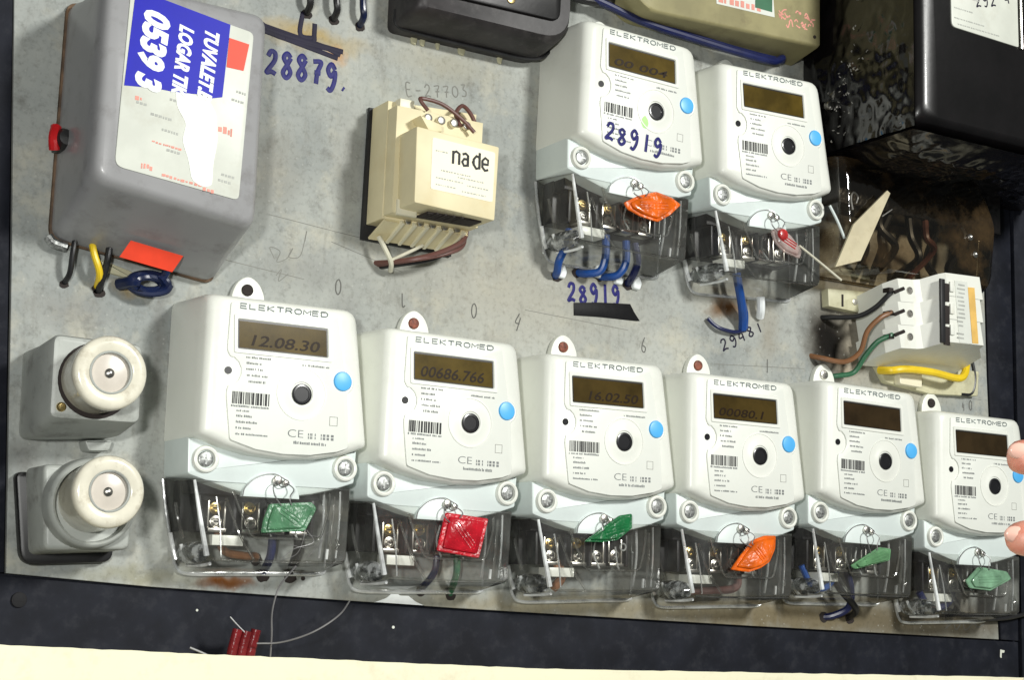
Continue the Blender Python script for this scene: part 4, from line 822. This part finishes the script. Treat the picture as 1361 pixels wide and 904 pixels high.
for i in range(14):
    z = 98+i*3.7; 
    if rr.random() < .85: mb.box(638+rr.uniform(0, 3), 645+rr.uniform(0, 4), z, z+1.4, 67.85, 68.1)
mb.build('printed_text', 'grey_print', b_, 0)
MB().prism([(652.5, 146), (661, 146.4), (665, 96), (657.5, 95.6)], 67.4, 68).build('ochre_strip', 'ochre_strip', b_)
wz = [101, 119.5, 139.5]
for name, mat, pts in (('wire', 'cable_black', [(540, 114.5, -3), (545, 114.2, 6), (562, 114.8, 22), (572, 122, 34), (580, 133, 42), (587, 138.5, 41)]),
                       ('wire', 'cable_orange', [(527, 79, -3), (533, 76, 8), (549, 73, 20), (560, 82, 28), (563, 100, 34), (572, 112, 40), (581, 117, 42), (587, 119.5, 41)]),
                       ('wire', 'cable_green', [(548, 62, -3), (554, 62.5, 6), (566, 66, 14), (570, 80, 24), (575, 92, 34), (582, 97, 42), (587, 99, 41)])):
    MB().tube(pts, 2.3, 10, 7).build(name, mat, b_)
for z in wz: MB().tube([(584, z-3.6, 46), (592, z+.5, 50)], 1.6, 8, 0).build('ferrule', 'dark_hole', b_)
tag(MB().tube([(602, 72, 8), (606, 71, 20), (620, 73, 24), (651, 73.5, 24), (684, 71, 24), (696, 76, 22), (703, 86, 18)], 3.6, 10, 7).build('yellow_cable', 'cable_yellow'), 'short bright yellow cable under the circuit breaker', 'cable')
dn = thing('mounting_rail', 'dirty beige rail block behind the yellow cable under the breaker', 'rail')
MB().prism(rpoly([(598, 80), (732, 84), (730, 60), (668, 56.5), (612, 62)], 2, 3), .3, 7, 1).build('rail', 'beige_block', dn); MB().prism(rpoly([(622, 74), (650, 75), (650, 60), (622, 61)], 2, 3), 7, 14, 1).build('rail_clip', 'trafo_label', dn); MB().tube([(724, 92, 6), (727, 76, 6), (722, 62, 6), (708, 60, 6)], 1.6, 8, 5).build('loop_wire', 'cable_black', dn)
tb = thing('terminal_piece', 'small beige terminal block left of the breaker', 'terminal')
MB().prism(rpoly([(540, 139.5), (592, 143), (590, 128), (576, 122), (541, 123.4)], 1, 2), .3, 9, 1).build('block', 'beige_block', tb); MB().cyl(572, 131, 9, 9.8, 3, 12, .3).build('screw', 'nickel', tb); MB().box(556, 558, 125, 136, 8.9, 9.6).build('slot', 'dark_hole', tb)

# ------------------------------------------------------------------ old seals and loose line on the sill
t = thing('old_seals', 'three red plastic seals lying on the cream ledge', 'seal')
for i, x in enumerate((-10.0, -3.2, 3.2)):
    MB().tube([(x-2.6, -192, 30), (x-1.2, -180, 31), (x+1.2, -167.5-(i == 1)*1.2, 32)], 3.5, 10, 4, 1.0).build('seal_body', 'seal_old_red', t, 50)
tag(MB().tube([(-4, -170, 34), (-9, -165, 32), (-14, -159.5, 30)], .55, 6, 4).build('wire_end', 'thin_wire'), 'short wire sticking up behind the red seals', 'wire')
tag(MB().tube([(-20, -190, 36), (-30, -184.5, 32), (-41, -180, 30)], .8, 6, 4).build('wire_end', 'thin_wire'), 'short pale wire lying left of the red seals', 'wire')
tag(MB().tube([(2, -176.5, 40), (16, -175.5, 46), (32, -170.6, 50), (46, -164, 50), (60, -155.5, 46), (74, -147, 30)], .6, 6, 6).build('loose_line', 'nylon_line'), 'curved thin line from the red seals towards the second meter', 'line')
tag(MB().tube([(26, -124, 44), (17, -137, 40), (13.6, -146, 40), (11.8, -157.5, 40), (12.5, -172, 40), (13, -192, 38)], .6, 6, 6).build('loose_line', 'nylon_line'), 'thin line hanging straight down below the first meter', 'line')
cable('black cable leaving under the right end meter towards the hand', 'cable_black', [(690, -140, 4), (730, -147, 6), (762, -146, 8), (790, -141, 10), (820, -140, 8)], 2.0)

# ------------------------------------------------------------------ hand entering from the right
A_ = Vector((.853, .03, .52))                       # along the fingers, away from the tips, in (x, z, d)
def hp(x, z, d, a=0, dz=0, toward=0): 
    p = Vector((x, z, d))+A_*a; return (p.x-toward*.52, p.y+dz, p.z+toward*.85)
chains = [[hp(271, -55.5, 450, -3.0), hp(271, -55.5, 450, 26, -1.5), hp(271, -55.5, 450, 48, -6), hp(271, -55.5, 450, 80, -22, -4)]]
rad = [[10.4, 11.2, 11.0, 13]]
for k_, (z, st_) in enumerate(((-101, -6), (-122, 5), (-142, 5), (-160, 6))):
    r0 = (11.2, 10.6, 10.2, 9.6)[k_]
    chains.append([hp(271, z, 450, st_), hp(271, z, 450, st_+20, .5, 4), hp(271, z, 450, st_+42, 1, 4), hp(271, z*.9-13, 450, 84, 2, -3)]); rad.append([r0-.8, r0, r0+.6, r0+3])
palm = hp(271, -105, 450, 100, 0, -4); wrist = hp(271, -112, 450, 160, 0, 0); arm = hp(271, -122, 450, 330, -10, 30)
vs = [palm, wrist, arm]; es = [(0, 1), (1, 2)]; rs = [22, 22, 30]
for c_, r_ in zip(chains, rad):
    b0 = len(vs); vs += list(c_); rs += r_
    es += [(b0, b0+1), (b0+1, b0+2), (b0+2, b0+3), (b0+3, 0)]
me = bpy.data.meshes.new('person'); me.from_pydata([W(*v) for v in vs], es, []); me.materials.append(MATS['skin'])
ho = obj('person', me); sk = ho.modifiers.new('skin', 'SKIN'); sk.use_smooth_shade = True
if not me.skin_vertices: print('no skin layer')
for i, sv in enumerate(me.skin_vertices[0].data): sv.radius = (rs[i]*S, rs[i]*S); sv.use_root = (i == 0)
sb = ho.modifiers.new('subd', 'SUBSURF'); sb.levels = 2; sb.render_levels = 2
tag(ho, 'hand of a person reaching in from the right edge', 'person')
simple('nail', (.86, .52, .42), .25, var=.04)
vd = Vector((-.51, -.16, .845))                         # outward normal of the finger backs, in (x, z, d)
for ci, off in ((0, 9.2), (1, 8.8)):
    c0 = Vector(chains[ci][0])+A_*5.0+vd*off*.93+Vector((0, 3.5, 0)); u = A_.normalized(); w = vd.cross(u).normalized()
    rings = []
    for k_, h_ in ((1, 0), (.96, .7), (.75, 1.2), (.1, 1.5)):
        rings.append([tuple(c0+u*(6.2*k_*math.cos(a*.3927))+w*(4.6*k_*math.sin(a*.3927))+vd*(h_-.09*(4.6*k_*math.sin(a*.3927))**2*.5)) for a in range(16)])
    MB().loft(rings).build('fingernail', 'nail', ho, 60)
